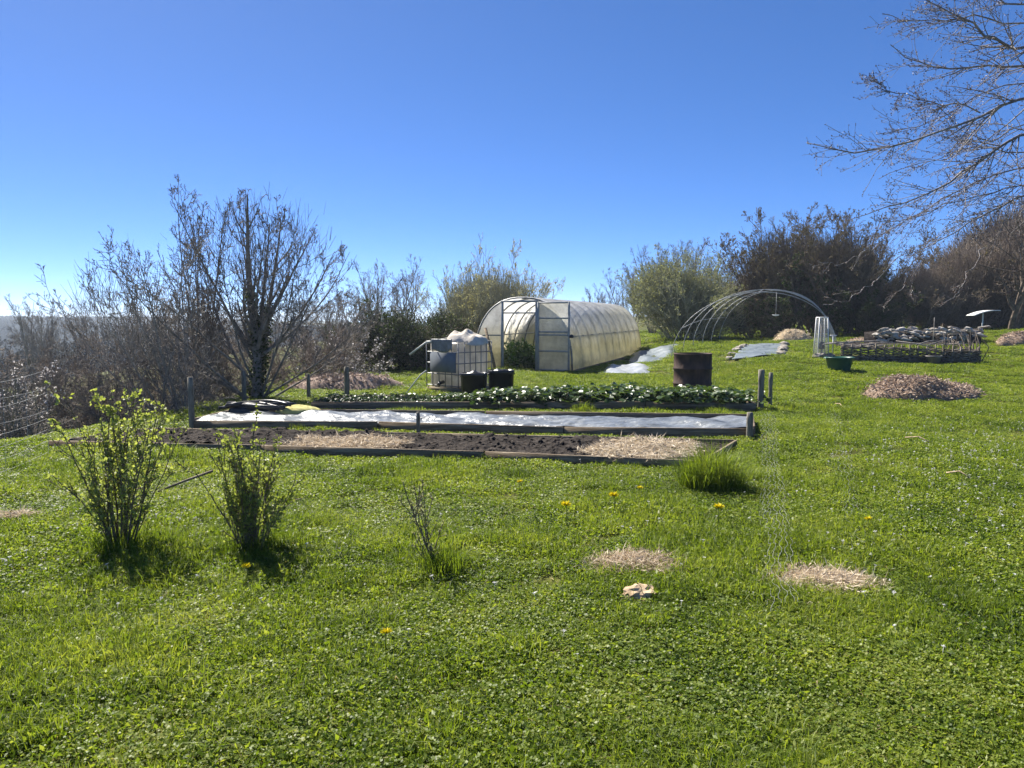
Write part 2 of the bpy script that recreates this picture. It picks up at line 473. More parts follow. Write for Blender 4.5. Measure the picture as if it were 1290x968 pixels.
def thing(name, label, cat, loc=(0, 0, 0), rz=0, group=None):
    o = bpy.data.objects.new(name, None); C.objects.link(o)
    o.empty_display_size = .2
    o.location = [float(q) for q in loc]; o.rotation_euler = (0, 0, rz)
    return tag(o, label, cat, group)

def copy_tree(root, loc, rz=0, sc=1.0, label=None, cat=None, group=None):
    r = root.copy(); C.objects.link(r)
    r.location = [float(q) for q in loc]; r.rotation_euler = (0, 0, rz); r.scale = (sc, sc, sc) if np.isscalar(sc) else sc
    tag(r, label, cat, group)
    for ch in list(root.children):
        c = ch.copy(); C.objects.link(c); c.parent = r
        for g in list(ch.children):
            d = g.copy(); C.objects.link(d); d.parent = c
    return r

# ------------------------------------------------------------------ helpers: growing branches
def polyline(p0, d0, ln, K, wander, trop, rng, droop=0):
    n = len(p0)
    P = np.zeros((n, K, 3)); P[:, 0] = p0; d = unit(d0)
    tv = np.array([0, 0, 1.])
    for k in range(1, K):
        d = unit(d + rng.normal(size=(n, 3)) * wander + tv * (trop - droop * k / K))
        P[:, k] = P[:, k - 1] + d * (ln / (K - 1))[:, None]
    return P

def branch_off(P, R, ln, n, t0, t1, ang, ratio, rr, rng, bias=None):
    N, K, _ = P.shape
    idx = np.repeat(np.arange(N), n)
    t = rng.uniform(t0, t1, len(idx)); f = t * (K - 1); i = np.minimum(f.astype(int), K - 2); a = (f - i)[:, None]
    pos = P[idx, i] * (1 - a) + P[idx, i + 1] * a
    tan = unit(P[idx, i + 1] - P[idx, i])
    rad = R[idx, i] * (1 - a[:, 0]) + R[idx, i + 1] * a[:, 0]
    u = rng.normal(size=(len(idx), 3))
    if bias is not None: u = u + np.asarray(bias)
    u = unit(u - (u * tan).sum(1, keepdims=True) * tan)
    g = np.radians(rng.uniform(ang[0], ang[1], len(idx)))[:, None]
    d = tan * np.cos(g) + u * np.sin(g)
    l = ln[idx] * ratio * (1.15 - .7 * t) * rng.uniform(.5, 1.25, len(idx))
    return pos, d, l, rad * rr

def grow(p0, d0, ln, r0, levels, rng, rmin=.003):
    """levels: dicts; the first describes the stems, each next its children. Returns [(P, R, L)]"""
    out = []
    pos, d, l, r = p0, d0, ln, r0
    for k, lv in enumerate(levels):
        if k:
            P, R, Lp = out[-1]
            pos, d, l, r = branch_off(P, R, Lp, lv['n'], lv.get('t0', .25), lv.get('t1', 1), lv.get('ang', (25, 60)), lv.get('ratio', .5), lv.get('rr', .7), rng, lv.get('bias'))
        K = lv['K']
        P = polyline(pos, d, l, K, lv.get('wander', .12), lv.get('trop', .05), rng, lv.get('droop', 0))
        tt = np.linspace(0, 1, K)
        R = np.maximum(r[:, None] * (1 - tt * lv.get('taper', .75)), rmin)
        out.append((P, R, l))
    return out

def add_branches(mb, lv, sides):
    v, f = tubes(lv[0], lv[1], sides); mb.add(v, f, RNG.random())

def twig_points(lv, n, rng, t0=.2):
    P = lv[0]; N, K, _ = P.shape
    i = rng.integers(0, N, n); f = rng.uniform(t0, 1, n) * (K - 1); k = np.minimum(f.astype(int), K - 2); a = (f - k)[:, None]
    return P[i, k] * (1 - a) + P[i, k + 1] * a

def fan(n, spread, rng, base_r=.15, dirbias=(0, 0)):
    az = rng.uniform(0, 2 * math.pi, n); el = np.radians(spread) * np.sqrt(rng.uniform(0.02, 1, n))
    d = np.stack([np.cos(az) * np.sin(el) + dirbias[0], np.sin(az) * np.sin(el) + dirbias[1], np.cos(el)], 1)
    p = np.stack([np.cos(az) * base_r * el, np.sin(az) * base_r * el, np.full(n, -.15)], 1)
    return p, unit(d), el

def woody(name, label, cat, x, y, h, rng, nst=10, spread=40, r0=.06, levels=None, bark='bark', leaf=None, nleaf=0, lsize=(.04, .025),
          group=None, rmin=.004, dirbias=(0, 0), lenfall=.25, loc_z=None, base_r=.25, leaf_t0=.2, crown_name='crown'):
    """bare or leafy multi-stemmed shrub or tree: trunk (stems + limbs) and crown (twigs, leaves)"""
    z = tz(x, y) if loc_z is None else loc_z
    t = thing(name, label, cat, (x, y, z), 0, group)
    p, d, el = fan(nst, spread, rng, base_r, dirbias)
    ln = h * rng.uniform(.75, 1.05, nst) * (1 - lenfall * el / max(1e-3, math.radians(spread)))
    lv = grow(p, d, ln, r0 * rng.uniform(.55, 1.1, nst), levels, rng, rmin)
    a = MB(); add_branches(a, lv[0], 6)
    if len(lv) > 2: add_branches(a, lv[1], 5)
    a.build('trunk', bark, t, True)
    b = MB()
    for q in lv[(2 if len(lv) > 2 else 1):]:
        add_branches(b, q, 3)
    tw = b.build('twigs' if leaf else crown_name, bark, t, True)
    if leaf:
        c = MB()
        pts = np.concatenate([twig_points(lv[-1], int(nleaf * .7), rng, leaf_t0), twig_points(lv[-2], nleaf - int(nleaf * .7), rng, .5)])
        v, f, r = leaf_quads(pts, lsize[0], lsize[1], rng)
        c.add(v, f, r); c.build(crown_name, leaf, t)
    return t

def fill_crown(t, centre, radii, ntw, nlf, tlen, tr, bark, leaf, lsize, rng, up=.6, lumps=7, twig_name='twigs_fine', leaf_name='foliage', hollow=.25, clumped=.5):
    """twiglets and leaves spread through a lumpy crown volume, thinner towards the outside; gaps come from a noise"""
    L = unit(rng.normal(size=(lumps, 3))) * rng.uniform(.25, .5, (lumps, 1)); S = rng.uniform(.42, .6, lumps)
    L[0] = 0; S[0] = .85; L[1] = (0, 0, .3); S[1] = .7
    out = []
    need = ntw + nlf
    while sum(len(o) for o in out) < need:
        k = rng.integers(0, lumps, need)
        d = unit(rng.normal(size=(need, 3))) * (hollow + (1 - hollow) * rng.random((need, 1)) ** .45) * (S[k] * rng.uniform(.85, 1.12, need))[:, None]
        p = L[k] + d
        g = np.array([mnoise.noise(Vector((q * 3.1))) for q in p[::1]]) if need < 20000 else (vnoise(p[:, 0] * 4 + 9, p[:, 1] * 4 + p[:, 2] * 5 + 3, 5) - .45)
        keep = (g > -clumped * .4) | (rng.random(need) > clumped)
        w = p * np.asarray(radii) + np.asarray(centre)
        keep &= w[:, 2] > .02
        out.append(w[keep])
    P = np.concatenate(out)[:need]
    rng.shuffle(P)
    tp = P[:ntw]; c = np.asarray(centre) * np.array([1, 1, .35])
    d = unit(unit(tp - c) + np.array([0, 0, up]) + rng.normal(size=(ntw, 3)) * .35)
    Q = polyline(tp - d * tlen * .5, d, tlen * rng.uniform(.5, 1.3, ntw), 2, .12, .03, rng)
    v, f = tubes(Q, np.repeat((tr * rng.uniform(.7, 1.3, ntw))[:, None], 2, 1) * np.array([1, .5]), 3)
    MB().add(v, f).build(twig_name, bark, t)
    if nlf:
        n2 = int(nlf * .6); i = rng.integers(0, ntw, n2)
        lp = np.concatenate([Q[i, 0] * (1 - (a := rng.random((n2, 1)))) + Q[i, 1] * a, P[ntw:ntw + nlf - n2]])
        v, f, r = leaf_quads(lp, lsize[0], lsize[1], rng); MB().add(v, f, r).build(leaf_name, leaf, t)

# ================================================================== THE SETTING
def build_ground():
    def axis(lo, hi, dlo, dhi, step, gr):
        a = list(np.arange(dlo, dhi + step / 2, step))
        s = step; v = dhi
        while v < hi:
            s *= gr; v += s; a.append(v)
        s = step; v = dlo
        while v > lo:
            s *= gr; v -= s; a.insert(0, v)
        return np.array(a)
    xs = axis(-900, 900, -11, 24, .22, 1.14); ys = axis(-40, 1500, 1.0, 30, .22, 1.12)
    X, Y = np.meshgrid(xs, ys); Z = terr(X, Y)
    nx, ny = len(xs), len(ys)
    i = np.arange(nx * ny).reshape(ny, nx)
    f = np.stack([i[:-1, :-1], i[:-1, 1:], i[1:, 1:], i[1:, :-1]], -1).reshape(-1, 4)
    m = MB(); m.add(np.stack([X, Y, Z], -1).reshape(-1, 3), f)
    o = m.build('ground', 'lawn_ground', None, True)
    tag(o, kind='structure')
build_ground()

NOGRASS = []          # polygons (x, y) kept free of turf
def in_poly(x, y, poly):
    c = np.zeros(len(x), bool); n = len(poly)
    for i in range(n):
        x0, y0 = poly[i][:2]; x1, y1 = poly[(i + 1) % n][:2]
        k = (y0 > y) != (y1 > y)
        c ^= k & (x < (x1 - x0) * (y - y0) / ((y1 - y0) if abs(y1 - y0) > 1e-9 else 1e-9) + x0)
    return c

def ellipse(cx, cy, a, b, n=20, rz=0):
    t = np.arange(n) / n * 2 * math.pi
    return [(cx + a * math.cos(q) * math.cos(rz) - b * math.sin(q) * math.sin(rz), cy + a * math.cos(q) * math.sin(rz) + b * math.sin(q) * math.cos(rz)) for q in t]

# ================================================================== POLYTUNNEL
PHI = math.radians(18.7)
TC = (0.305, 23.4)
def arch(W, H, n=2.4, k=28):
    a = np.linspace(0, math.pi, k)
    c, s = np.cos(a), np.sin(a)
    return np.stack([-np.sign(c) * np.abs(c) ** (2 / n) * W / 2, np.abs(s) ** (2 / n) * H], 1)

def polytunnel():
    W, H, LEN = 3.2, 2.25, 12.5
    t = thing('polytunnel', 'long rounded polytunnel of yellowed translucent film with an open front door', 'polytunnel', (TC[0], TC[1], tz(*TC) - .02), -PHI)
    A = arch(W, H)
    nh = 11; vs = np.linspace(0, LEN, nh)
    # film, sagging a little between the hoops
    m = MB(); sub = 4
    vv = np.linspace(0, LEN, (nh - 1) * sub + 1)
    rows = []
    for v in vv:
        ph = (v / (LEN / (nh - 1))) % 1
        sag = 1 - .022 * math.sin(math.pi * ph)
        x = A[:, 0] * sag; z = A[:, 1] * sag
        rows.append(np.stack([x, np.full(len(A), v), z], 1))
    V = np.concatenate(rows); k = len(A)
    i = np.arange(len(vv) * k).reshape(len(vv), k)
    f = np.stack([i[:-1, :-1], i[:-1, 1:], i[1:, 1:], i[1:, :-1]], -1).reshape(-1, 4)
    m.add(V, f); m.build('cover', 'film', t, True)
    for v in vs:
        m = MB(); B = arch(W - .06, H - .03)
        m.tube(np.stack([B[:, 0], np.full(len(B), v), B[:, 1]], 1), .026, 6); m.build('hoop', 'steel_grey', t, True)
    for u in (-1, 1):
        zz = 1.05; uu = u * (W / 2 - .06) * (1 - (zz / H) ** 2.4) ** (1 / 2.4)
        m = MB(); m.tube([(uu, 0, zz), (uu, LEN, zz)], .02, 6); m.build('side_rail', 'steel_grey', t)
        m = MB(); m.box((u * W / 2 - .03, 0, -.02), (u * W / 2 + .03, LEN, .05)); m.build('base_board', 'board_wood', t)
    m = MB(); m.tube([(0, 0, H - .05), (0, LEN, H - .05)], .02, 6); m.build('ridge_rail', 'steel_grey', t)
    # end films: rear whole, front left and right of the doorway and over it
    def end_film(name, u0, u1, z0, v, mat):
        us = np.linspace(u0, u1, 9)
        top = np.interp(us, A[:, 0], A[:, 1]) - .01
        top = np.maximum(top, z0 + .01)
        V = np.concatenate([np.stack([us, np.full(9, v), np.full(9, z0)], 1), np.stack([us, np.full(9, v), top], 1)])
        f = [[j, j + 1, j + 10, j + 9] for j in range(8)]
        MB().add(V, f).build(name, mat, t)
    DL, DR, DT = -.63, .47, 2.08
    end_film('rear_panel', -W / 2 + .03, W / 2 - .03, 0, LEN, 'film')
    end_film('front_panel', -W / 2 + .03, DL - .03, 0, 0, 'film')
    end_film('front_panel', DR + .03, W / 2 - .03, 0, 0, 'film')
    for u in (DL, DR):
        MB().box((u - .035, -.06, 0), (u + .035, .03, DT)).build('door_post', 'frame_grey', t)
    MB().box((DL - .035, -.063, DT), (DR + .035, .033, DT + .06)).build('door_lintel', 'frame_grey', t)
    MB().box((DL + .036, -.03, 1.74), (DR - .036, 0, 1.78)).build('cross_bar', 'frame_grey', t)
    MB().box((-W / 2 + .1, -.03, 1.06), (DL - .036, .0, 1.10)).build('cross_bar', 'frame_grey', t)
    # door leaf swung open, flat in front of the right side
    d = bpy.data.objects.new('door', None); C.objects.link(d); d.parent = t
    d.location = (DR + .05, -.10, 0); d.rotation_euler = (0, 0, -.10)
    LW, LH = 1.02, 2.08
    for u in (.02, LW - .02):
        MB().box((u - .025, -.02, .03), (u + .025, .02, LH)).build('stile', 'frame_grey', d)
    for z in (.055, .62, 1.10, 1.19, 1.60, LH - .02):
        MB().box((.046, -.017, z - .022), (LW - .046, .017, z + .022)).build('door_bar', 'frame_grey', d)
    us = np.linspace(.03, LW - .03, 7); zs = np.linspace(.06, LH - .02, 12)
    U, Z = np.meshgrid(us, zs); Yv = .022 + .01 * np.sin(U * 9 + Z * 4)
    i = np.arange(84).reshape(12, 7)
    f = np.stack([i[:-1, :-1], i[:-1, 1:], i[1:, 1:], i[1:, :-1]], -1).reshape(-1, 4)
    MB().add(np.stack([U, Yv, Z], -1).reshape(-1, 3), f).build('door_film', 'film_door', d, True)
    MB().lathe([(0, 0), (.06, .01), (.075, .05), (.04, .10), (0, .11)], 10).build('handle', 'black_plastic', d).location = (LW + .07, -.02, 1.02)
    # pole leaning on the front panel
    p = thing('leaning_plank', 'grey wooden plank leaning against the polytunnel front left of its doorway', 'plank', (TC[0], TC[1], 0), -PHI)
    MB().tube([(-.72, -.35, 0.0), (-1.15, -.10, 1.32)], .045, 4).build('plank', 'board_wood', p)
    # crops inside
    rng = np.random.default_rng(11)
    for j, (u, v, hh, lab) in enumerate([(-.25, .9, 1.0, 'tall dark green leafy crop just inside the polytunnel doorway, at its left'), (.42, 1.5, 1.25, 'tall dark green leafy crop inside the polytunnel doorway, at its right'),
                                (-.95, 2.6, 1.0, 'green leafy crop deeper inside the polytunnel behind the front pair')]):
        w = thing('leafy_crop', lab, 'plant', (TC[0] + u * math.cos(PHI) + v * math.sin(PHI), TC[1] - u * math.sin(PHI) + v * math.cos(PHI), .0))
        P0, D0, el = fan(22, 50, rng, .45)
        lv = grow(P0, D0, hh * rng.uniform(.6, 1.1, 22), np.full(22, .012), [dict(K=5, wander=.1), dict(K=4, n=5, ratio=.4)], rng, .004)
        a = MB(); add_branches(a, lv[0], 4); add_branches(a, lv[1], 3); a.build('stems', 'crop_leaf', w)
        pts = np.concatenate([twig_points(lv[1], 900, rng), twig_points(lv[0], 300, rng, .15)])
        vq, f, r = leaf_quads(pts, .15, .09, rng, up=-.2); MB().add(vq, f, r).build('leaves', 'crop_leaf', w)
polytunnel()
_c, _s = math.cos(PHI), math.sin(PHI)
NOGRASS.append([(TC[0] + u * _c + v * _s, TC[1] - u * _s + v * _c) for u, v in ((-1.6, .2), (1.6, .2), (1.6, 12.4), (-1.6, 12.4))])

# ================================================================== HOOP FRAME (uncovered tunnel)
def hoop_frame():
    FL, FR = at(846, 437, 27.5), at(1054, 437, 26.5)
    BL, BR = at(906, 432, 34), at(1046, 430, 33)
    t = thing('hoop_frame', 'bare tunnel frame of thin pale metal hoops without any cover', 'hoop frame', ((FL[0] + FR[0]) / 2, (FL[1] + FR[1]) / 2, 0))
    o = np.array([(FL[0] + FR[0]) / 2, (FL[1] + FR[1]) / 2, 0])
    n = 6; tops = []; hips = []
    for i in range(n):
        a = i / (n - 1)
        L_ = FL * (1 - a) + BL * a; R_ = FR * (1 - a) + BR * a
        zl, zr = tz(L_[0], L_[1]), tz(R_[0], R_[1])
        W = np.linalg.norm((R_ - L_)[:2]); H = 2.15 + (.04 if i % 2 else 0)
        A = arch(W, H, 2.05, 32)
        s = (A[:, 0] / W + .5)[:, None]
        P = L_ * (1 - s) + R_ * s; P[:, 2] = A[:, 1] + zl * (1 - s[:, 0]) + zr * s[:, 0] - .02
        P -= o
        MB().tube(P, .0128, 6).build('hoop', 'steel', t, True)
        tops.append(P[16]); hips.append((P[5], P[26], P[11]))
    MB().tube(tops, .013, 6).build('ridge_rail', 'steel', t)
    for k in range(3):
        MB().tube([h[k] for h in hips], .010, 6).build('side_rail', 'steel', t)
    # string hanging from the ridge with a small white weight
    hp = (tops[0] + tops[1]) / 2 + o + np.array([.55, 0, -.05])
    w = thing('hanging_dish', 'small white dish hanging on a string inside the bare hoop frame', 'dish', (hp[0], hp[1], hp[2] - .85))
    MB().tube([(0, 0, .06), (.005, .0, .3), (.0, 0, .86)], .004, 4).build('string', 'white_paint', w)
    MB().lathe([(0, .0), (.09, .02), (.13, .05), (.12, .055), (0, .02)], 14).build('dish', 'white_paint', w, True)
hoop_frame()

# ================================================================== RAISED BEDS
def board(parent, a, b, h, thick, name='board', z0=-.03, mat='board_wood', o=(0, 0, 0)):
    a = np.array([a[0], a[1], tz(a[0], a[1])]); b = np.array([b[0], b[1], tz(b[0], b[1])])
    d = b - a; L = np.linalg.norm(d); x = d / L; y = np.array([-x[1], x[0], 0]); y /= np.linalg.norm(y); z = np.cross(x, y)
    m = MB(); m.box((0, -thick / 2, z0), (L, thick / 2, h), R=np.stack([x, y, z], 1), T=a - np.asarray(o))
    return m.build(name, mat, parent)

def lerp(a, b, t):
    return np.asarray(a) * (1 - t) + np.asarray(b) * t

def quad_grid(FLc, FRc, BRc, BLc, nu, nv, zf, inset=0.0):
    u = np.linspace(inset, 1 - inset, nu); v = np.linspace(inset * 2, 1 - inset * 2, nv)
    U, V = np.meshgrid(u, v)
    P = (np.asarray(FLc)[:2] * ((1 - U) * (1 - V))[..., None] + np.asarray(FRc)[:2] * (U * (1 - V))[..., None] + np.asarray(BRc)[:2] * (U * V)[..., None] + np.asarray(BLc)[:2] * ((1 - U) * V)[..., None])
    Z = terr(P[..., 0], P[..., 1]) + zf(U, V, P[..., 0], P[..., 1])
    i = np.arange(nu * nv).reshape(nv, nu)
    f = np.stack([i[:-1, :-1], i[:-1, 1:], i[1:, 1:], i[1:, :-1]], -1).reshape(-1, 4)
    return np.concatenate([P, Z[..., None]], -1).reshape(-1, 3), f

def post(px, py_base, h, label, r=.05, Y=None, sq=False, tilt=(0, 0), name='fence_post', group=None, wall=None):
    p = gp(px, py_base) if Y is None else at(px, py_base, Y)
    p[2] = tz(p[0], p[1])
    m = MB()
    k = 8 if not sq else 4
    n = 6
    zz = np.linspace(-.12, h, n)
    pts = np.stack([tilt[0] * zz / h, tilt[1] * zz / h, zz], 1)
    rr = r * (1 + .06 * RNG.normal(size=n)); rr[-1] *= .93
    m.tube(pts, rr, k)
    o = m.build(name, 'post_wood')
    o.location = p; o.rotation_euler = (0, 0, random.uniform(0, 3))
    return tag(o, label, 'post', group)

SOIL = {}
def bed_soil():
    FL, FR, BR, BL = gp(62, 565), gp(884, 592), gp(926, 563), gp(190, 547)
    t = thing('raised_bed', 'nearest raised bed, bare dark soil between low weathered boards', 'raised bed')
    for a, b in ((0, .36), (.36, .7), (.7, 1)):
        board(t, lerp(FL, FR, a + .001), lerp(FL, FR, b - .001), .10, .03)
    for a, b in ((0, .5), (.5, 1)):
        board(t, lerp(BL, BR, a + .001), lerp(BL, BR, b - .001), .09, .03)
    board(t, FL + np.array([.03, .05, 0]), BL + np.array([0, -.03, 0]), .09, .03); board(t, FR + np.array([0, .03, 0]), BR + np.array([0, -.03, 0]), .09, .03)
    def zf(U, V, X, Y):
        return .01 + .09 * fbm(X * 3, Y * 3, 5) + .05 * (vnoise(X * 13, Y * 13, 6) - .4) + .03 * vnoise(X * 30, Y * 30, 8)
    v, f = quad_grid(FL, FR, BR, BL, 300, 60, zf, .004)
    MB().add(v, f).build('soil', 'soil', t, False)
    # clods
    rng = np.random.default_rng(3); m = MB()
    n = 700
    u = rng.random(n); w = rng.uniform(.04, .96, n)
    P = lerp(FL, FR, u[:, None]) * (1 - w[:, None]) + lerp(BL, BR, u[:, None]) * w[:, None]
    z = terr(P[:, 0], P[:, 1]) + zf(u, w, P[:, 0], P[:, 1])
    ico = np.array([(1, 0, 0), (-1, 0, 0), (0, 1, 0), (0, -1, 0), (0, 0, 1), (0, 0, -1)], float)
    fo = np.array([(0, 2, 4), (2, 1, 4), (1, 3, 4), (3, 0, 4), (2, 0, 5), (1, 2, 5), (3, 1, 5), (0, 3, 5)])
    s = rng.uniform(.012, .04, n)
    V = np.stack([P[:, 0], P[:, 1], z], 1)[:, None] + ico * s[:, None, None] * rng.uniform(.6, 1.2, (n, 6, 1))
    m.add(V.reshape(-1, 3), (np.arange(n)[:, None, None] * 6 + fo).reshape(-1, 3))
    tag(m.build('clods', 'soil', t), kind='stuff')
    NOGRASS.append([FL[:2], FR[:2], BR[:2], BL[:2]])
    SOIL['z'] = zf; SOIL['c'] = (FL, FR, BR, BL)
bed_soil()

def bed_sheet():
    FL, FR, BR, BL = gp(242, 541), gp(950, 552), gp(946, 535), gp(296, 527)
    t = thing('raised_bed', 'middle raised bed with dark boards under a grey plastic sheet', 'raised bed')
    for a, b in ((0, .35), (.35, .68), (.68, 1)):
        board(t, lerp(FL, FR, a + .001), lerp(FL, FR, b - .001), .13, .03)
    for a, b in ((0, .5), (.5, 1)):
        board(t, lerp(BL, BR, a + .001), lerp(BL, BR, b - .001), .16, .03)
    board(t, FL + np.array([.03, .05, 0]), BL + np.array([0, -.03, 0]), .16, .04); board(t, FR + np.array([0, .03, 0]), BR + np.array([0, -.03, 0]), .16, .04)
    v, f = quad_grid(FL, FR, BR, BL, 40, 8, lambda U, V, X, Y: .06 + 0 * U, .006)
    MB().add(v, f).build('soil', 'soil', t)
    def zf(U, V, X, Y):
        w = .07 * (fbm(X * 1.1, Y * 2.5, 21) - .5) + .035 * np.sin(X * 5 + Y * 3 + 9 * fbm(X * .8, Y * 1.5, 25)) * fbm(X, Y, 27) + .03 * (vnoise(X * 6, Y * 9, 23) - .5) + .014 * np.abs(vnoise(X * 14, Y * 20, 29) - .5)
        return .115 + w + .03 * np.sin(np.pi * V)
    v, f = quad_grid(FL, FR, BR, BL, 320, 50, zf, .006)
    o = MB().add(v, f).build('plastic_sheet', 'sheet_grey', None, True)
    md = o.modifiers.new('thickness', 'SOLIDIFY'); md.thickness = .004
    tag(o, 'wrinkled shiny grey plastic sheet covering the middle raised bed', 'plastic sheet')
    NOGRASS.append([FL[:2], FR[:2], BR[:2], BL[:2]])
    SOIL['s'] = (FL, FR, BR, BL)
bed_sheet()

def bed_strawberry():
    FL, FR = gp(392, 517), gp(952, 519)
    BL, BR = FL + np.array([.15, 1.35, 0]), FR + np.array([0, 1.35, 0])
    t = thing('raised_bed', 'farthest raised bed, thin pale board in front of a row of strawberry plants', 'raised bed')
    for a, b in ((0, .42), (.42, .75), (.75, 1)):
        board(t, lerp(FL, FR, a + .001), lerp(FL, FR, b - .001), .15, .035)
    board(t, BL, BR, .15, .035)
    board(t, FL + np.array([.03, .05, 0]), BL, .15, .035); board(t, FR + np.array([0, .03, 0]), BR, .15, .035)
    v, f = quad_grid(FL, FR, BR, BL, 60, 14, lambda U, V, X, Y: .06 + .05 * fbm(X * 3, Y * 3, 31), .006)
    MB().add(v, f).build('soil', 'soil', t)
    NOGRASS.append([FL[:2], FR[:2], BR[:2], BL[:2]])
    rng = np.random.default_rng(5)
    protos = []
    for j in range(3):
        P0, D0, el = fan(34, 62, rng, .12)
        P0[:, 2] = 0
        lv = grow(P0, D0, rng.uniform(.14, .27, 34), np.full(34, .004), [dict(K=4, wander=.12, droop=.25)], rng, .003)
        a = MB(); add_branches(a, lv[0], 3)
        ends = lv[0][0][:, -1]
        d = unit(np.stack([ends[:, 0], ends[:, 1], np.zeros(34)], 1) + 1e-3)
        b = MB()
        for q in (-1, 0, 1):
            ca, sa = math.cos(q * 1.0), math.sin(q * 1.0)
            dd = np.stack([d[:, 0] * ca - d[:, 1] * sa, d[:, 0] * sa + d[:, 1] * ca, rng.uniform(-.5, .35, 34)], 1)
            # broad leaflets facing up
            s = unit(np.cross(unit(dd), np.array([0, 0, 1.]) + rng.normal(size=(34, 3)) * .35))
            u = unit(dd); l = rng.uniform(.07, .11, 34)[:, None]; w = l * .8
            up = np.cross(s, u)
            V = np.stack([ends, ends + u * l * .35 + s * w * .5 + up * .012, ends + u * l * .8 + s * w * .38 + up * .008, ends + u * l, ends + u * l * .8 - s * w * .38 + up * .008, ends + u * l * .35 - s * w * .5 + up * .012], 1)
            k = np.arange(34)[:, None] * 6
            fq = np.concatenate([k + np.array([0, 1, 2, 3]), k + np.array([0, 3, 4, 5])])
            b.add(V.reshape(-1, 3), fq, np.repeat(rng.random(34), 6))
        protos.append((a.mesh('stalks', 'crop_leaf'), b.mesh('leaves', 'strawberry_leaf')))
    n = 34
    for i in range(n):
        u = (i + .5) / n + rng.uniform(-.008, .008)
        for row in range(2):
            w = (.22 if row == 0 else .62) + rng.uniform(-.1, .1)
            p = lerp(lerp(FL, FR, u), lerp(BL, BR, u), w)
            full = .62 + .5 * sm((u - .2) / .35) * (1 - .35 * sm((u - .85) / .15))
            if u < .25 and row == 0: full *= .8
            lab = 'dark glossy strawberry plant in the front row behind the pale board' if row == 0 else 'dark glossy strawberry plant in the rear row of the farthest raised bed'
            t2 = thing('strawberry_plant', lab, 'plant', (p[0], p[1], tz(p[0], p[1]) + .08), rng.uniform(0, 6.28), 'strawberry plants in the front row' if row == 0 else 'strawberry plants in the rear row')
            s = full * rng.uniform(.85, 1.2); t2.scale = (s, s, s)
            a, b = protos[rng.integers(0, 3)]
            for nm, me in (('stalks', a), ('leaves', b)):
                o = bpy.data.objects.new(nm, me); C.objects.link(o); o.parent = t2
bed_strawberry()

# posts
post(242, 541, .78, 'round wooden post at the left front corner of the sheet covered bed', .042)
post(308, 512, .62, 'round wooden post in front of the big bare tree', .05, Y=15.0)
post(389, 503, .52, 'slim wooden post between the bare tree and the leaf litter pile', .04)
post(437, 499, .62, 'thick grey wooden post in front of the leaf litter pile', .058)
post(527, 549, .33, 'short stub post at the front board of the sheet covered bed', .035, sq=True)
post(958, 516, .72, 'thicker of the two posts at the right end of the strawberry bed', .058)
post(970, 512, .63, 'thinner of the two posts at the right end of the strawberry bed', .037)
post(944, 553, .36, 'short post at the right front corner of the sheet covered bed', .045)
post(478, 478, .5, 'thin distant stake on the grass left of the water tank', .025)
post(481, 484, .42, 'thin pale stake standing by the dark evergreen bush', .02) if False else None

# bundle on the sheet
def bundle():
    p = gp(330, 530); p[2] += .17
    rng = np.random.default_rng(8)
    t = thing('folded_netting', 'heap of dark netting and tubing on the left end of the plastic sheet', 'netting', p)
    m = MB()
    for k in range(7):
        a = np.linspace(0, 1, 9)
        x = -.55 + 1.0 * a + rng.normal() * .06; y = .14 * np.sin(a * 5 + k) + rng.normal() * .06; z = .04 + .07 * np.sin(a * math.pi) * rng.random() + .025 * (k % 3)
        m.tube(np.stack([x, y, z], 1), .028, 6)
    m.build('tubes', 'black_plastic', t, True)
    v, f = grid_blob(.30, .2, .10, rng); MB().add(v, f).build('netting', 'black_plastic', t, True).location = (-.25, .05, 0)
    c = thing('yellow_cloth', 'crumpled yellowish cloth beside the dark netting on the bed', 'cloth', p + np.array([.55, .12, -.02]))
    v, f = grid_blob(.36, .2, .09, rng, 24); MB().add(v, f).build('cloth', 'cloth_yellow', c, True)
def grid_blob(a, b, h, rng, n=20, rough=.5):
    """irregular heap with a footprint a x b and height h, closed at ground level"""
    sd_ = int(rng.integers(0, 999))
    rr = np.linspace(0, 1, n); th = np.linspace(0, 2 * math.pi, n * 2, endpoint=False)
    Rr, T = np.meshgrid(rr, th)
    ed = 1 + .22 * (vnoise(np.cos(T) * 2 + 5, np.sin(T) * 2 + 5, sd_) - .5) * 2
    x = Rr * np.cos(T) * a * ed; y = Rr * np.sin(T) * b * ed
    z = h * (1 - Rr ** 2) ** .8 * (1 - rough / 2 + rough * fbm(x / a * 2.5 + 9, y / b * 2.5 + 9, sd_ + 1)) + h * .10 * rough * (vnoise(x / a * 11, y / a * 11, sd_ + 2) - .5) * (1 - Rr)
    z = np.where(Rr > .999, -.03, z)
    k = n; V = np.stack([x, y, z], -1).reshape(-1, 3)
    i = np.arange(2 * n * k).reshape(2 * n, k); j = np.roll(i, -1, 0)
    f = np.stack([i[:, :-1], i[:, 1:], j[:, 1:], j[:, :-1]], -1).reshape(-1, 4)
    return V, f
bundle()

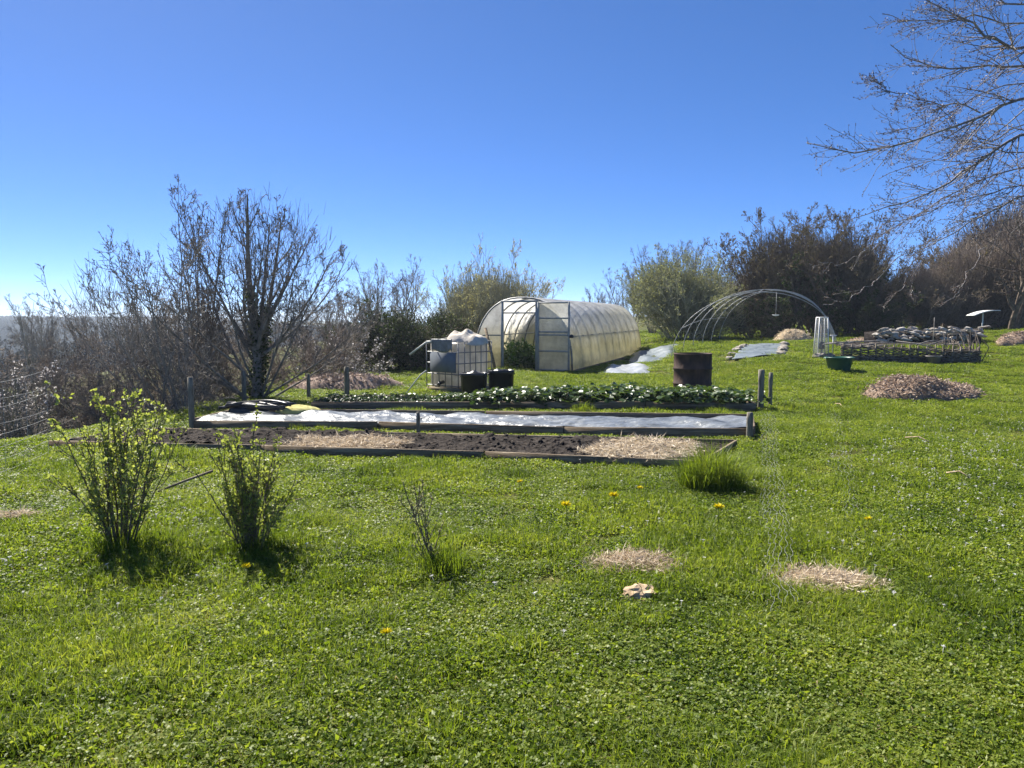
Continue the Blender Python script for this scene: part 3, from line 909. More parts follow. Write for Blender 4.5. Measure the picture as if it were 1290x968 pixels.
# ================================================================== IBC WATER TANK AND TUBS
def water_tank():
    c = at(578, 499, 16.6)              # near vertical edge
    rz = math.radians(-41)
    t = thing('water_tank', 'white plastic water tank in a metal cage with a grey plate on its front', 'water tank', (c[0], c[1], tz(c[0], c[1])), 0)
    # local axes: ex runs along the front face towards the left, ey along the right face
    t.rotation_euler = (0, 0, rz)       # local -x = left-back along front face, +y = back
    Wd, Dp, H = 1.0, 1.04, 1.14
    # body: from (-Wd,0) to (0,Dp); rotated so that the corner (0,0) points to the camera
    def rounded(lo, hi, r, z0, z1, mat, name):
        pts = []
        for (x, y, a0) in ((hi[0] - r, lo[1] + r, -90), (hi[0] - r, hi[1] - r, 0), (lo[0] + r, hi[1] - r, 90), (lo[0] + r, lo[1] + r, 180)):
            for k in range(5):
                a = math.radians(a0 + k * 22.5); pts.append((x + r * math.cos(a), y + r * math.sin(a)))
        pts = np.array(pts); n = len(pts); cen = pts.mean(0)
        V = []; rows = []
        for z, s in ((z0, .93), (z0 + .03, 1), (z0 + (z1 - z0) * .33, 1.0), (z0 + (z1 - z0) * .36, .985), (z0 + (z1 - z0) * .39, 1), (z1 - .05, 1), (z1 - .01, .95), (z1, .8), (z1 + .005, .01)):
            q = cen + (pts - cen) * s
            V.append(np.c_[q, np.full(n, z)])
        V = np.concatenate(V); f = []
        for k in range(8):
            for j in range(n):
                j2 = (j + 1) % n
                f.append([k * n + j, k * n + j2, (k + 1) * n + j2, (k + 1) * n + j])
        MB().add(V, f).build(name, mat, t, True)
    rounded((-Wd + .03, .03), (-.03, Dp - .03), .10, .13, H - .02, 'ibc_plastic', 'tank')
    # pallet
    for y in (.05, Dp / 2, Dp - .05):
        MB().box((-Wd, y - .05, 0), (0, y + .05, .05)).build('pallet_runner', 'pallet_wood', t)
    MB().box((-Wd, 0, .051), (0, Dp, .125)).build('pallet', 'pallet_wood', t)
    # cage: uprights and rings
    g = .012
    def bar(a, b):
        MB().tube([a, b], .011, 5).build('cage_bar', 'steel_grey', t)
    for z in (.16, .42, .66, .90, 1.13):
        MB().tube([(-Wd, 0, z), (0, 0, z), (0, Dp, z), (-Wd, Dp, z), (-Wd, 0, z)], .012, 5, cap=False).build('cage_ring', 'steel_grey', t)
    for k in range(6):
        x = -Wd * k / 5
        bar((x, -g, .13), (x, -g, 1.14))
        if k < 5: bar((x, Dp + g, .13), (x, Dp + g, 1.14))
    for k in range(1, 7):
        y = Dp * k / 6
        bar((g, y, .13), (g, y, 1.14))
        bar((-Wd - g, y, .13), (-Wd - g, y, 1.14))
    MB().box((-.86, -.035, .46), (-.06, -.018, .90)).build('plate', 'plate_grey', t)
    m = MB(); m.tube([(-.5, .03, .24), (-.5, -.1, .22), (-.5, -.13, .17)], .04, 8); m.build('valve', 'black_plastic', t)
    # crumpled fleece on top
    rng = np.random.default_rng(17)
    w = thing('white_fleece', 'crumpled white fleece sheet heaped on top of the water tank', 'fleece', (c[0] + .10, c[1] + .70, tz(c[0], c[1]) + 1.12), rz)
    v, f = grid_blob(.56, .46, .23, rng, 30, 1.0)
    v[:, 2] += .04 * np.sin(v[:, 0] * 17 + 5 * v[:, 1]) * (v[:, 2] > 0)
    v[:, 2] -= .16 * np.clip(np.hypot(v[:, 0], v[:, 1]) - .47, 0, 1) * 2
    MB().add(v, f).build('sheet', 'fleece', w, True)
    # dark rag hanging at the top left of the front face
    q = thing('dark_rag', 'dark rag hanging over the top edge of the water tank above its plate', 'rag', (c[0], c[1], tz(c[0], c[1])), rz)
    us = np.linspace(-.80, -.14, 14); zs = np.linspace(1.19, .88, 9)
    U, Z = np.meshgrid(us, zs); Zd = 1.19 - (1.19 - Z) * (.65 + .5 * vnoise(U * 6, U * 0, 4)); Yq = -.05 - .03 * np.sin(U * 26) * (1.2 - Zd) * 2
    i = np.arange(14 * 9).reshape(9, 14); f = np.stack([i[:-1, :-1], i[:-1, 1:], i[1:, 1:], i[1:, :-1]], -1).reshape(-1, 4)
    o = MB().add(np.stack([U, Yq, Zd], -1).reshape(-1, 3), f).build('cloth', 'steel_grey', q, True)
    md = o.modifiers.new('thickness', 'SOLIDIFY'); md.thickness = .012
    # grey gutter pipe running into the tank from the left
    a, b, d = at(516, 447, 16.9), at(536, 432, 17.0), at(566, 426, 17.3)
    m = MB(); m.tube([a, b, d], .02, 8)
    tag(m.build('downpipe', 'hose_grey'), 'grey pipe bent over the top left edge of the water tank', 'pipe')
    a, b, d = at(537, 467, 16.7), at(522, 482, 16.6), at(510, 500, 16.4)
    d[2] = tz(d[0], d[1]) + .02
    m = MB(); m.tube([a, (a + b) / 2 + [0, 0, .03], b, d], .014, 8)
    tag(m.build('hose', 'hose_grey', None, True), 'pale hose running down from the water tank to the grass', 'hose')
    # two black tubs
    for k, (px, py, Y, w_, d_, h_, lab) in enumerate([(597, 497, 15.9, 
             .50, .42, .50, 'left one of the two black plastic tubs beside the water tank'), (631, 494, 16.3, .52, .42, .54, 'right one of the two black plastic tubs beside the water tank')]):
        p = at(px, py, Y); p[2] = tz(p[0], p[1])
        b = thing('black_tub', lab, 'tub', p, math.radians(10 if k else -9))
        m = MB(); V = []; rows = [(0, .91), (.02, .92), (h_ * .85, .97), (h_ * .85, 1.0), (h_, 1.03), (h_, .93), (h_ * .5, .86), (.06, .8)]
        for z, s in rows:
            for (sx, sy) in ((-1, -1), (1, -1), (1, 1), (-1, 1)):
                # corners cut for a rounded rectangle
                cx, cy = sx * w_ / 2 * s, sy * d_ / 2 * s; cc = .06
                pr = [(cx, cy - sy * cc), (cx - sx * cc, cy)] if sx * sy < 0 else [(cx - sx * cc, cy), (cx, cy - sy * cc)]
                if (sx, sy) in ((-1, -1), (1, 1)): pr = pr[::-1]
                if (sx, sy) in ((1, -1), (-1, 1)): pr = pr[::-1]
                for q_ in pr: V.append((q_[0], q_[1], z))
        V = np.array(V).reshape(len(rows), 8, 3)
        # order each ring by angle so the outline is convex
        for r_ in range(len(rows)):
            an = np.arctan2(V[r_, :, 1], V[r_, :, 0]); V[r_] = V[r_][np.argsort(an)]
        f = []
        for r_ in range(len(rows) - 1):
            for j in range(8): f.append([r_ * 8 + j, r_ * 8 + (j + 1) % 8, (r_ + 1) * 8 + (j + 1) % 8, (r_ + 1) * 8 + j])
        m.add(V.reshape(-1, 3), f); m.add(np.zeros((0, 3)), np.arange(8)[::-1][None] - m.n * 0 + 0 - 64 * 0 + (0 - m.n) + 0)
        m.build('shell', 'black_plastic', b)
        v, f = grid_blob(w_ * .42, d_ * .42, .10, rng, 14, .9); v[:, 2] += h_ * .86
        MB().add(v, f).build('bin_liner', 'black_plastic', b, True)
        for s in (-1, 1):
            MB().box((s * w_ * .52 - .02, -.08, h_ * .82), (s * w_ * .52 + .02, .08, h_ * .87)).build('handle', 'black_plastic', b)
water_tank()

# ================================================================== RUSTY DRUM
def drum():
    p = at(872, 492, 15.9); p[2] = tz(p[0], p[1])
    t = thing('rusty_drum', 'wide rusty brown steel drum standing behind the strawberry bed', 'drum', p)
    r, h = .385, .93
    prof = [(.0, .0), (r, 0), (r + .008, .015), (r, .03)]
    for z in (.31, .62):
        prof += [(r, z - .03), (r + .016, z - .01), (r + .016, z + .01), (r, z + .03)]
    prof += [(r, h - .03), (r + .012, h - .015), (r + .008, h), (r - .012, h), (r - .015, h - .03)]
    MB().lathe(prof, 40).build('shell', 'rust', t, True)
    MB().lathe([(r - .016, h - .03), (r - .02, .1), (0, .08)], 40).build('inside', 'rust_dark', t, True)
drum()

BOARD_EDGES = [(SOIL['c'][0], SOIL['c'][1]), (SOIL['s'][0], SOIL['s'][1]), (SOIL['s'][3], SOIL['s'][2]), (SOIL['c'][3], SOIL['c'][2]), (gp(392, 517), gp(952, 519))]

# ================================================================== HEAPS, STRAW, TARPS, STONES
def chips(surface_pts, n_len, wid, rng, mat, name, parent, flat=.35):
    n = len(surface_pts)
    d = unit(rng.normal(size=(n, 3)) * np.array([1, 1, flat]))
    v, f, r = leaf_quads(surface_pts, n_len, wid, rng, dirs=d, fold=.1)
    return tag(MB().add(v, f, r).build(name, mat, parent), kind='stuff')

def heap(name, label, cat, p, a, b, h, base, chip, n, l, w, seed, rz=0, rough=.5, lift=.01):
    rng = np.random.default_rng(seed)
    t = thing(name, label, cat, p, rz)
    v, f = grid_blob(a, b, h, rng, 26, rough)
    MB().add(v, f).build('mound', base, t, True)
    q = v[rng.integers(0, len(v), n)]
    # spread evenly: random face points
    fi = f[rng.integers(0, len(f), n)]
    keep = np.hypot(v[fi[:, 0], 0] / a, v[fi[:, 0], 1] / b) > rng.random(n) * .3
    fi = fi[keep]; n = len(fi)
    u, w2 = rng.random((n, 1)), rng.random((n, 1))
    q = (v[fi[:, 0]] * (1 - u) + v[fi[:, 1]] * u) * (1 - w2) + (v[fi[:, 3]] * (1 - u) + v[fi[:, 2]] * u) * w2
    q += rng.normal(size=q.shape) * np.array([.05 * a, .07 * b, .004]) * (1 + 1.2 * (rng.random((n, 1)) < .15)); q[:, 2] = np.maximum(q[:, 2], 0) + lift
    chips(q, l, w, rng, chip, 'chippings' if 'chip' in chip else 'straw_stalks', t)
    NOGRASS.append(ellipse(p[0], p[1], a * .82, b * .82, rz=rz))
    return t

heap('mulch_heap', 'low brown heap of wood chip mulch on the grass at the right', 'mulch heap', gp(1158, 500), 1.25, .70, .38, 'mulch_base', 'wood_chip', 4600, .085, .026, 41, rough=1.1)
heap('straw_heap', 'pale straw coloured heap beyond the blue tarp strip', 'straw heap', at(998, 434, 33), .95, .7, .62, 'straw_base', 'straw', 1500, .10, .02, 42, rough=.5)
heap('mulch_heap', 'brown mulch heap cut by the right edge, beyond the wattle bed', 'mulch heap', gp(1287, 434), .95, .6, .42, 'mulch_base', 'wood_chip', 1400, .09, .03, 43)
heap('leaf_litter_pile', 'wide pile of pinkish brown dead leaves beside the thick grey post', 'leaf pile', at(430, 492, 18.4), 1.4, .9, .42, 'leaf_litter', 'wood_chip', 2600, .07, .05, 44, rough=.6)
heap('mulch_heap', 'thin pale mulch heap in front of the stone edging', 'mulch heap', gp(1095, 431), 1.0, .5, .16, 'mulch_base', 'wood_chip', 600, .09, .03, 49)
# flattened straw rings on the lawn
heap('straw_mulch', 'left patch of pale straw on the lawn above the flat stone', 'straw', gp(803, 716), .37, .24, .05, 'straw_base', 'straw', 3200, .08, .006, 45, rough=.4)
heap('straw_mulch', 'right patch of pale straw on the lawn with bare soil behind', 'straw', gp(1036, 737), .41, .24, .045, 'straw_base', 'straw', 3400, .08, .006, 46, rough=.4)
heap('soil_patch', 'small bare brown soil patch behind the right straw patch', 'soil', gp(1010, 720), .16, .08, .035, 'mulch_base', 'wood_chip', 120, .04, .01, 47)
heap('soil_patch', 'small reddish bare patch in front of the right straw patch', 'soil', gp(1022, 768), .07, .05, .02, 'mulch_base', 'wood_chip', 80, .03, .008, 48)
heap('straw_mulch', 'small wisp of pale straw on the lawn at the left edge', 'straw', gp(18, 655), .22, .12, .04, 'straw_base', 'straw', 500, .10, .008, 50)

def bed_straw(px0, px1, v0, v1, label, seed, n):
    FL, FR, BR, BL = SOIL['c']; rng = np.random.default_rng(seed)
    ua = (gp(px0, 585)[0] - FL[0]) / (FR[0] - FL[0]); ub = (gp(px1, 585)[0] - FL[0]) / (FR[0] - FL[0])
    u = rng.uniform(ua, ub, n); w = rng.uniform(v0, v1, n)
    e = 1 - ((u - (ua + ub) / 2) / ((ub - ua) / 2)) ** 2 - ((w - (v0 + v1) / 2) / ((v1 - v0) / 2)) ** 2
    k = e + .9 * (vnoise(u * 60, w * 9, seed) - .35) > .1
    u, w = u[k], w[k]
    P = lerp(FL, FR, u[:, None]) * (1 - w[:, None]) + lerp(BL, BR, u[:, None]) * w[:, None]
    z = terr(P[:, 0], P[:, 1]) + SOIL['z'](u, w, P[:, 0], P[:, 1]) + rng.uniform(.005, .045, len(u))
    d = unit(rng.normal(size=(len(u), 3)) * np.array([1, 1, .35]))
    v, f, r = leaf_quads(np.stack([P[:, 0], P[:, 1], z], 1), .12, .010, rng, dirs=d, fold=.1)
    tag(MB().add(v, f, r).build('straw_mulch', 'straw'), label, 'straw', kind='stuff')
bed_straw(312, 468, .02, .62, 'strip of pale straw on the soil of the nearest bed, left half', 61, 5200)
bed_straw(712, 850, .0, .95, 'wide patch of pale straw on the soil at the right end of the nearest bed', 62, 5200)

def stone_mesh(seed, sx, sy, sz, mat, fine=False):
    import bmesh
    bm = bmesh.new(); bmesh.ops.create_icosphere(bm, subdivisions=3 if fine else 2, radius=1)
    off = Vector((seed * 3.1, seed * 1.7, 0))
    for v in bm.verts:
        k = 1 + .45 * mnoise.noise(v.co * 1.5 + off) + .2 * mnoise.noise(v.co * 3.6 + off)
        v.co = Vector((v.co.x * sx * k, v.co.y * sy * k, max(-.6, v.co.z) * sz * k))
    me = bpy.data.meshes.new('stone'); bm.to_mesh(me); bm.free()
    me.materials.append(MAT[mat])
    return me

def stone(name, label, p, s, mat, seed, rz=0, parent=None, cat='stone'):
    o = bpy.data.objects.new(name, stone_mesh(seed, *s, mat, mat == 'stone_pale')); C.objects.link(o)
    o.location = [float(q) for q in p]; o.rotation_euler = (0, 0, rz)
    if parent is None: tag(o, label, cat)
    else: o.parent = parent
    return o
q = gp(805, 750)
stone('flat_stone', 'flat pale sandy stone on the lawn below the left straw patch', (q[0], q[1], q[2] + .018), (.10, .085, .04), 'stone_pale', 2, .3)
NOGRASS.append(ellipse(q[0], q[1] - .05, .15, .15))

# blue tarp strip with stones round it
def tarp_strip():
    FL, FR, BR, BL = at(922, 456, 22.8), at(978, 456, 22.8), at(985, 435, 30), at(945, 435, 30)
    def zf(U, V, X, Y): return .07 + .035 * (fbm(X * 1.6, Y * 1.6, 71) - .5) + .02 * np.sin(X * 7 + Y * 3)
    v, f = quad_grid(FL, FR, BR, BL, 50, 90, zf)
    o = MB().add(v, f).build('ground_tarp', 'tarp_blue', None, True); o.modifiers.new('thickness', 'SOLIDIFY').thickness = .004
    tag(o, 'long blue grey tarp strip laid on the grass towards the straw heap', 'tarp')
    NOGRASS.append([FL[:2], FR[:2], BR[:2], BL[:2]])
    rng = np.random.default_rng(72)
    names = ['nearest', 'second', 'third', 'fourth', 'fifth', 'farthest']
    for s, side in ((0, 'left'), (1, 'right')):
        for k in range(6):
            a = (k + rng.uniform(.1, .6)) / 6.4
            p = lerp(lerp(FL, FR, s), lerp(BL, BR, s), a); p[0] += (-.12 if s == 0 else .12); p[2] = tz(p[0], p[1]) + .05
            stone('edging_stone', '%s pale stone along the %s edge of the blue tarp strip' % (names[k], side), p, rng.uniform(.10, .2, 3) * np.array([1.1, 1, .7]), 'stone', 100 + s * 10 + k, rng.uniform(0, 6))
tarp_strip()

def tarp_heap(px0, px1, pya, pyb, Y0, Y1, mat, label, seed):
    FL, FR, BR, BL = at(px0, pya, Y0), at(px1, pya, Y0), at(px1 + 6, pyb, Y1), at(px0 + 10, pyb, Y1)
    def zf(U, V, X, Y):
        e = np.minimum(np.minimum(U, 1 - U), np.minimum(V, 1 - V))
        return .015 + sm(e / .2) * (.10 * fbm(X * 2.2, Y * 1.4, seed) + .05 * np.sin(X * 6 + 5 * fbm(X, Y, seed + 3)))
    v, f = quad_grid(FL, FR, BR, BL, 50, 60, zf)
    o = MB().add(v, f).build('crumpled_tarp', mat, None, True); o.modifiers.new('thickness', 'SOLIDIFY').thickness = .005
    tag(o, label, 'tarp'); NOGRASS.append([FL[:2], FR[:2], BR[:2], BL[:2]])
tarp_heap(757, 818, 465, 452, 22.6, 26.5, 'tarp_white', 'crumpled white plastic on the grass beside the polytunnel flank', 81)
tarp_heap(788, 850, 450, 438, 27.5, 33, 'tarp_blue', 'dull grey plastic behind the crumpled white plastic by the polytunnel', 85)

# ================================================================== RIGHT: TUB, CLOCHE TOWER, WATTLE BED, STONES, BIRD TABLE
def green_tub():
    p = gp(1057, 468)
    t = thing('green_tub', 'round dark green plastic tub on the grass in front of the wattle bed', 'tub', p)
    s = p[1] / 970 * 17
    prof = [(0, .0), (s * .72, 0), (s * .76, .03), (s * .95, s * .95), (s * 1.02, s * .96), (s * 1.04, s * 1.06), (s * .96, s * 1.07), (s * .90, s * .9), (s * .70, .06), (0, .05)]
    MB().lathe(prof, 36).build('shell', 'green_plastic', t, True)
    for k in (0, math.pi):
        a = np.linspace(-.25, .25, 7) + k
        MB().tube(np.stack([np.cos(a) * s * (1.06 + .08 * np.cos((a - k) * 6)), np.sin(a) * s * (1.06 + .08 * np.cos((a - k) * 6)), np.full(7, s * .98)], 1), .016, 6).build('handle', 'green_plastic', t, True)
green_tub()

def cloche():
    p = at(1034, 453, 22.6); p[2] = tz(p[0], p[1])
    k = p[1] / 970
    t = thing('plastic_cloche', 'tall narrow clear plastic plant cloche standing on stones by the green tub', 'cloche', p)
    hb, ht, h = 7.0 * k, 5.2 * k, 51 * k
    base = [(-hb, -hb), (hb, -hb), (hb, hb), (-hb, hb)]; top = [(-ht, -ht), (ht, -ht), (ht, ht), (-ht, ht)]
    for i in range(4):
        MB().tube([(*base[i], 0), (*top[i], h)], .016, 5).build('corner_post', 'white_paint', t)
        j = (i + 1) % 4
        e = .985
        V = [(base[i][0] * e, base[i][1] * e, .02), (base[j][0] * e, base[j][1] * e, .02), (top[j][0] * e, top[j][1] * e, h), (top[i][0] * e, top[i][1] * e, h)]
        MB().add(V, [[0, 1, 2, 3]]).build('film_panel', 'film_clear', t)
    MB().tube([(*top[0], h), (*top[1], h), (*top[2], h), (*top[3], h), (*top[0], h)], .016, 5).build('top_rim', 'white_paint', t)
    MB().tube([(.02, 0, 0), (.0, .03, h * .85)], .03, 6).build('stake', 'stone', t)
    MB().box((-.06, -.05, .22 * h), (.07, .05, .40 * h)).build('pot', 'black_plastic', t)
    rng = np.random.default_rng(90)
    for i, lab in enumerate(['pale stone under the left of the clear cloche', 'pale stone in front of the clear cloche foot', 'pale stone between the clear cloche and the green tub']):
        o = (-.22, -.02, .22)[i]
        stone('base_stone', lab, p + np.array([o, -.26 + .04 * i, .06]), (.15, .12, .10), 'stone', 91 + i, i)
    # small hand fork standing behind
    q = at(1049, 446, 23.4); q[2] = tz(q[0], q[1])
    f = thing('garden_tool', 'small pale handled garden tool stuck upright between cloche and wattle bed', 'garden tool', q)
    MB().tube([(0, 0, 0), (0, 0, .62)], .018, 6).build('shaft', 'white_paint', f)
    MB().tube([(-.10, 0, .62), (.10, 0, .62)], .018, 6).build('grip', 'white_paint', f)
cloche()

def wattle_bed():
    A = gp(1062, 455); B = gp(1232, 459)
    D = lerp(A, B, 1.0) + np.array([.15, 2.0, 0])
    k = A[1] / 970
    rng = np.random.default_rng(95)
    t = thing('wattle_bed', 'long low bed edged with dark woven wattle hurdles', 'wattle bed', (A[0], A[1], 0))
    o = np.array([A[0], A[1], 0])
    H = 20 * k
    def hurdle(P, Q, n, h):
        L = np.linalg.norm(Q - P)
        for i in range(n + 1):
            p = lerp(P, Q, i / n); p[2] = tz(p[0], p[1])
            hh = h * rng.uniform(1.02, 1.2)
            MB().tube([p - o - [0, 0, .08], p - o + [rng.normal() * .02, 0, hh]], .022, 5).build('stake', 'wattle', t)
        m = MB(); rods = int(h / .035)
        for r in range(rods):
            s = np.linspace(-.02, 1.02, n * 4)
            pt = lerp(P, Q, s[:, None]); d = unit((Q - P) * np.array([1, 1, 0])); nn = np.array([-d[1], d[0], 0])
            pt = pt + nn * (.03 * np.sin(s * n * math.pi + (r % 2) * math.pi))[:, None]
            pt[:, 2] = terr(pt[:, 0], pt[:, 1]) + .02 + r * .034 * (.75 + .5 * fbm(pt[:, 0] * .9, pt[:, 1], 5)) + rng.normal(size=len(s)) * .012
            m.tube(pt - o, .021 * rng.uniform(.7, 1.2), 5, rnd=rng.random())
        tag(m.build('woven_rods', 'wattle', t), kind='stuff')
    hurdle(A, B, 16, H)
    hurdle(B, D, 7, H)
    BL = A + np.array([.2, 2.0, 0])
    v, f = quad_grid(A, B, D, BL, 40, 12, lambda U, V, X, Y: H * .75 + .10 * fbm(X * 2, Y * 2, 97), .01)
    v[:, :2] -= o[:2]
    MB().add(v, f).build('soil', 'soil', t)
    NOGRASS.append([A[:2], B[:2], D[:2], BL[:2]])
    # upright brush at the right corner
    w = thing('brushwood_stakes', 'cluster of upright brushwood sticks at the right corner of the wattle bed', 'sticks', (B[0], B[1] + .2, tz(B[0], B[1] + .2)))
    m = MB()
    for i in range(26):
        x, y = rng.uniform(-.45, .2), rng.uniform(-.2, .9); h = H * rng.uniform(1.1, 2.1)
        m.tube([(x, y, 0), (x + rng.normal() * .05, y + rng.normal() * .05, h * .6), (x + rng.normal() * .12, y + rng.normal() * .1, h)], [.018, .014, .006], 4)
    tag(m.build('sticks', 'wattle', w), kind='stuff')
    # loose pale sticks thrown over the bed
    for i in range(14):
        u = rng.uniform(.05, .95); c = lerp(A, B, u) + np.array([0, rng.uniform(.0, .9), 0]); c[2] = tz(c[0], c[1]) + H * rng.uniform(.8, 1.15)
        d = unit(np.array([1, rng.normal() * .4, rng.normal() * .18])) * rng.uniform(.3, .8)
        MB().tube([c - d - o, c - o + [0, 0, .03], c + d - o], [.016, .02, .012], 5).build('loose_stick', 'bark_pale', t)
    # grey plant pot before the wattle
    p = gp(1176, 459)
    pt = thing('plant_pot', 'squat grey plant pot in front of the wattle bed', 'pot', p)
    s = 9 * p[1] / 970
    MB().lathe([(0, 0), (s * .7, 0), (s, s * 1.0), (s * 1.08, s * 1.02), (s * 1.08, s * 1.2), (s * .95, s * 1.2), (s * .85, s), (0, s * .95)], 20).build('pot', 'terracotta', pt, True)
    # weeds growing in the bed
    for i, (u, lab) in enumerate([(.5, 'green weeds growing over the middle of the wattle bed'), (.78, 'tuft of green weeds at the right part of the wattle bed'), (.62, 'small green weeds right of the wattle bed middle')]):
        c = lerp(A, B, u) + np.array([0, .5, 0]); c[2] = tz(c[0], c[1]) + H * .8
        g = MB(); pos = np.c_[rng.normal(size=(160, 2)) * np.array([.35, .25]), np.zeros(160)]
        add_blades(g, pos, np.full(160, .16), .02, rng, 1.2)
        ob = g.build('weeds', 'grass'); ob.location = [float(a) for a in c]; tag(ob, lab, 'weeds')
    # stone edging behind: individual stones
    W = thing('stone_edging', 'row of stacked pale grey stones and logs behind the wattle bed', 'stone wall', (0, 0, 0))
    for r in range(5):
        n = 28 - r * 3
        for i in range(n):
            a = (i + .5 + rng.uniform(-.35, .35)) / n
            px = 1093 + a * 137 + (r * 3 if r > 1 else 0); base_py = 434 + 7 * max(0, a - .25)
            if r == 4 and rng.random() < .4: continue
            p = at(px, base_py, 26.4 + rng.uniform(-.2, .35)); p[2] = tz(p[0], p[1]) + .12 + r * .115 + rng.uniform(-.03, .03)
            s = rng.uniform(.055, .10, 3) * np.array([2.2, 1.0, .7])
            o_ = stone('stone', None, p, s, 'log_pale' if rng.random() < .5 else 'stone', 200 + r * 40 + i, rng.uniform(-.6, .6), W)
            o_.rotation_euler = (rng.normal() * .2, rng.normal() * .25, rng.uniform(-.6, .6))
    # earth bank below the stones
    v, f = quad_grid(at(1088, 436, 26.2), at(1236, 440, 26.2), at(1236, 440, 28.0), at(1088, 436, 28.0), 30, 8, lambda U, V, X, Y: (.52 * np.sin(np.pi * np.clip(V * 1.0, 0, 1)) ** .6) + .05 * fbm(X * 3, Y * 3, 99) - .02)
    MB().add(v, f).build('earth_bank', 'soil', W, True)
    NOGRASS.append([at(1088, 436, 26.2)[:2], at(1236, 440, 26.2)[:2], at(1236, 440, 28.0)[:2], at(1088, 436, 28.0)[:2]])
    # a thin upright stick in the stones
    p = at(1175, 430, 25.6); p[2] = tz(p[0], p[1])
    tag(MB().tube([(0, 0, 0), (.03, 0, .5), (.02, 0, 1.0)], [.018, .015, .009], 5).build('upright_stick', 'bark_pale'), 'thin pale stick standing upright before the stone edging', 'stick').location = [float(q) for q in p]
wattle_bed()

def bird_table():
    p = at(1237, 419, 30.5); p[2] = tz(p[0], p[1])
    top = at(1240, 393, 30.5)
    h = top[2] - p[2]
    t = thing('bird_table', 'white tilted board on a thin post on the slope at the right', 'bird table', p)
    MB().tube([(0, 0, 0), (0, 0, h)], .025, 6).build('post', 'white_paint', t)
    xs = np.linspace(-.5, .52, 12); ys = np.linspace(-.28, .28, 6)
    X, Yg = np.meshgrid(xs, ys); Z = h + .20 * X + .07 * np.cos(X * 3.0) - .04
    i = np.arange(72).reshape(6, 12); f = np.stack([i[:-1, :-1], i[:-1, 1:], i[1:, 1:], i[1:, :-1]], -1).reshape(-1, 4)
    o = MB().add(np.stack([X, Yg, Z], -1).reshape(-1, 3), f).build('board', 'white_paint', t, True); o.modifiers.new('thickness', 'SOLIDIFY').thickness = .03
bird_table()

# ================================================================== SHRUBS ON THE LAWN
def currant(px, py, h, label, seed, nst=16, spread=26, nleaf=420, dirbias=(0, 0), lsz=.034, base_r=.14, leaf='young_leaf'):
    rng = np.random.default_rng(seed)
    p = gp(px, py)
    t = thing('currant_bush', label, 'shrub', p)
    P0, D0, el = fan(nst, spread, rng, base_r, dirbias)
    lv = grow(P0, D0, (h + .15) * rng.uniform(.62, 1.08, nst), rng.uniform(.005, .009, nst),
              [dict(K=10, wander=.085, trop=.045, taper=.7), dict(K=6, n=4, ratio=.38, ang=(14, 38), t0=.22, wander=.1, trop=.10), dict(K=3, n=2, ratio=.4, ang=(30, 60))], rng, .0028)
    a = MB(); add_branches(a, lv[0], 6); add_branches(a, lv[1], 4); add_branches(a, lv[2], 3)
    a.build('stems', 'stem_brown', t, True)
    # leaves sit in small rosettes along stems and on the tips
    ends = np.concatenate([lv[0][0][:, -1], lv[1][0][:, -1], lv[2][0][:, -1], twig_points(lv[0], nleaf // 5, rng, .35), twig_points(lv[1], nleaf // 5, rng, .2)])
    pts = np.repeat(ends, 4, 0) + rng.normal(size=(len(ends) * 4, 3)) * .008
    v, f, r = leaf_quads(pts, lsz, lsz * .85, rng, up=.35, fold=.18)
    MB().add(v, f, r).build('leaves', leaf, t)
    # rank grass round the foot
    g = MB(); n = 420
    pos = np.c_[rng.normal(size=(n, 2)) * base_r * .9, np.zeros(n)]
    add_blades(g, pos, np.full(n, .17), .006, rng, .7, rs=(0, .45)); ob = tag(g.build('foot_grass', 'grass', t), kind='stuff')
    return t
currant(152, 692, 1.06, 'tall leafing currant bush, the leftmost shrub on the lawn', 301, 28, 13, 1700, (.0, 0), lsz=.027)
currant(316, 697, .80, 'shorter leafing currant bush standing in front of the soil bed', 302, 28, 13, 1700, (-.0, 0), base_r=.13, lsz=.025)
currant(556, 722, .60, 'sparse nearly leafless young bush leaning left in the lawn middle', 303, 6, 18, 24, (-.30, .25), lsz=.018, base_r=.09, leaf='willow_leaf')
def twiglet(px, py, h, label, seed):
    rng = np.random.default_rng(seed); p = gp(px, py)
    P0, D0, el = fan(6, 30, rng, .05)
    lv = grow(P0, D0, h * rng.uniform(.6, 1.1, 6), np.full(6, .004), [dict(K=5, wander=.1), dict(K=3, n=3, ratio=.4)], rng, .002)
    a = MB(); add_branches(a, lv[0], 4); add_branches(a, lv[1], 3)
    o = a.build('dead_stems', 'stem_brown'); o.location = [float(q) for q in p]; tag(o, label, 'dead stems')
twiglet(757, 732, .22, 'few dead twigs at the left end of the left straw patch', 311)
twiglet(789, 700, .2, 'few dead twigs behind the left straw patch', 312)
twiglet(1043, 735, .16, 'few dead twigs in the right straw patch', 313)
s0, s1 = gp(200, 625), gp(268, 610)
m = MB(); m.tube([s0 + [0, 0, .04], lerp(s0, s1, .5) + [0, 0, .09], s1 + [0, 0, .13]], [.010, .012, .014], 6)
tag(m.build('fallen_stick', 'stem_brown', None, True), 'dark stick lying across the grass between the two currant bushes', 'stick')

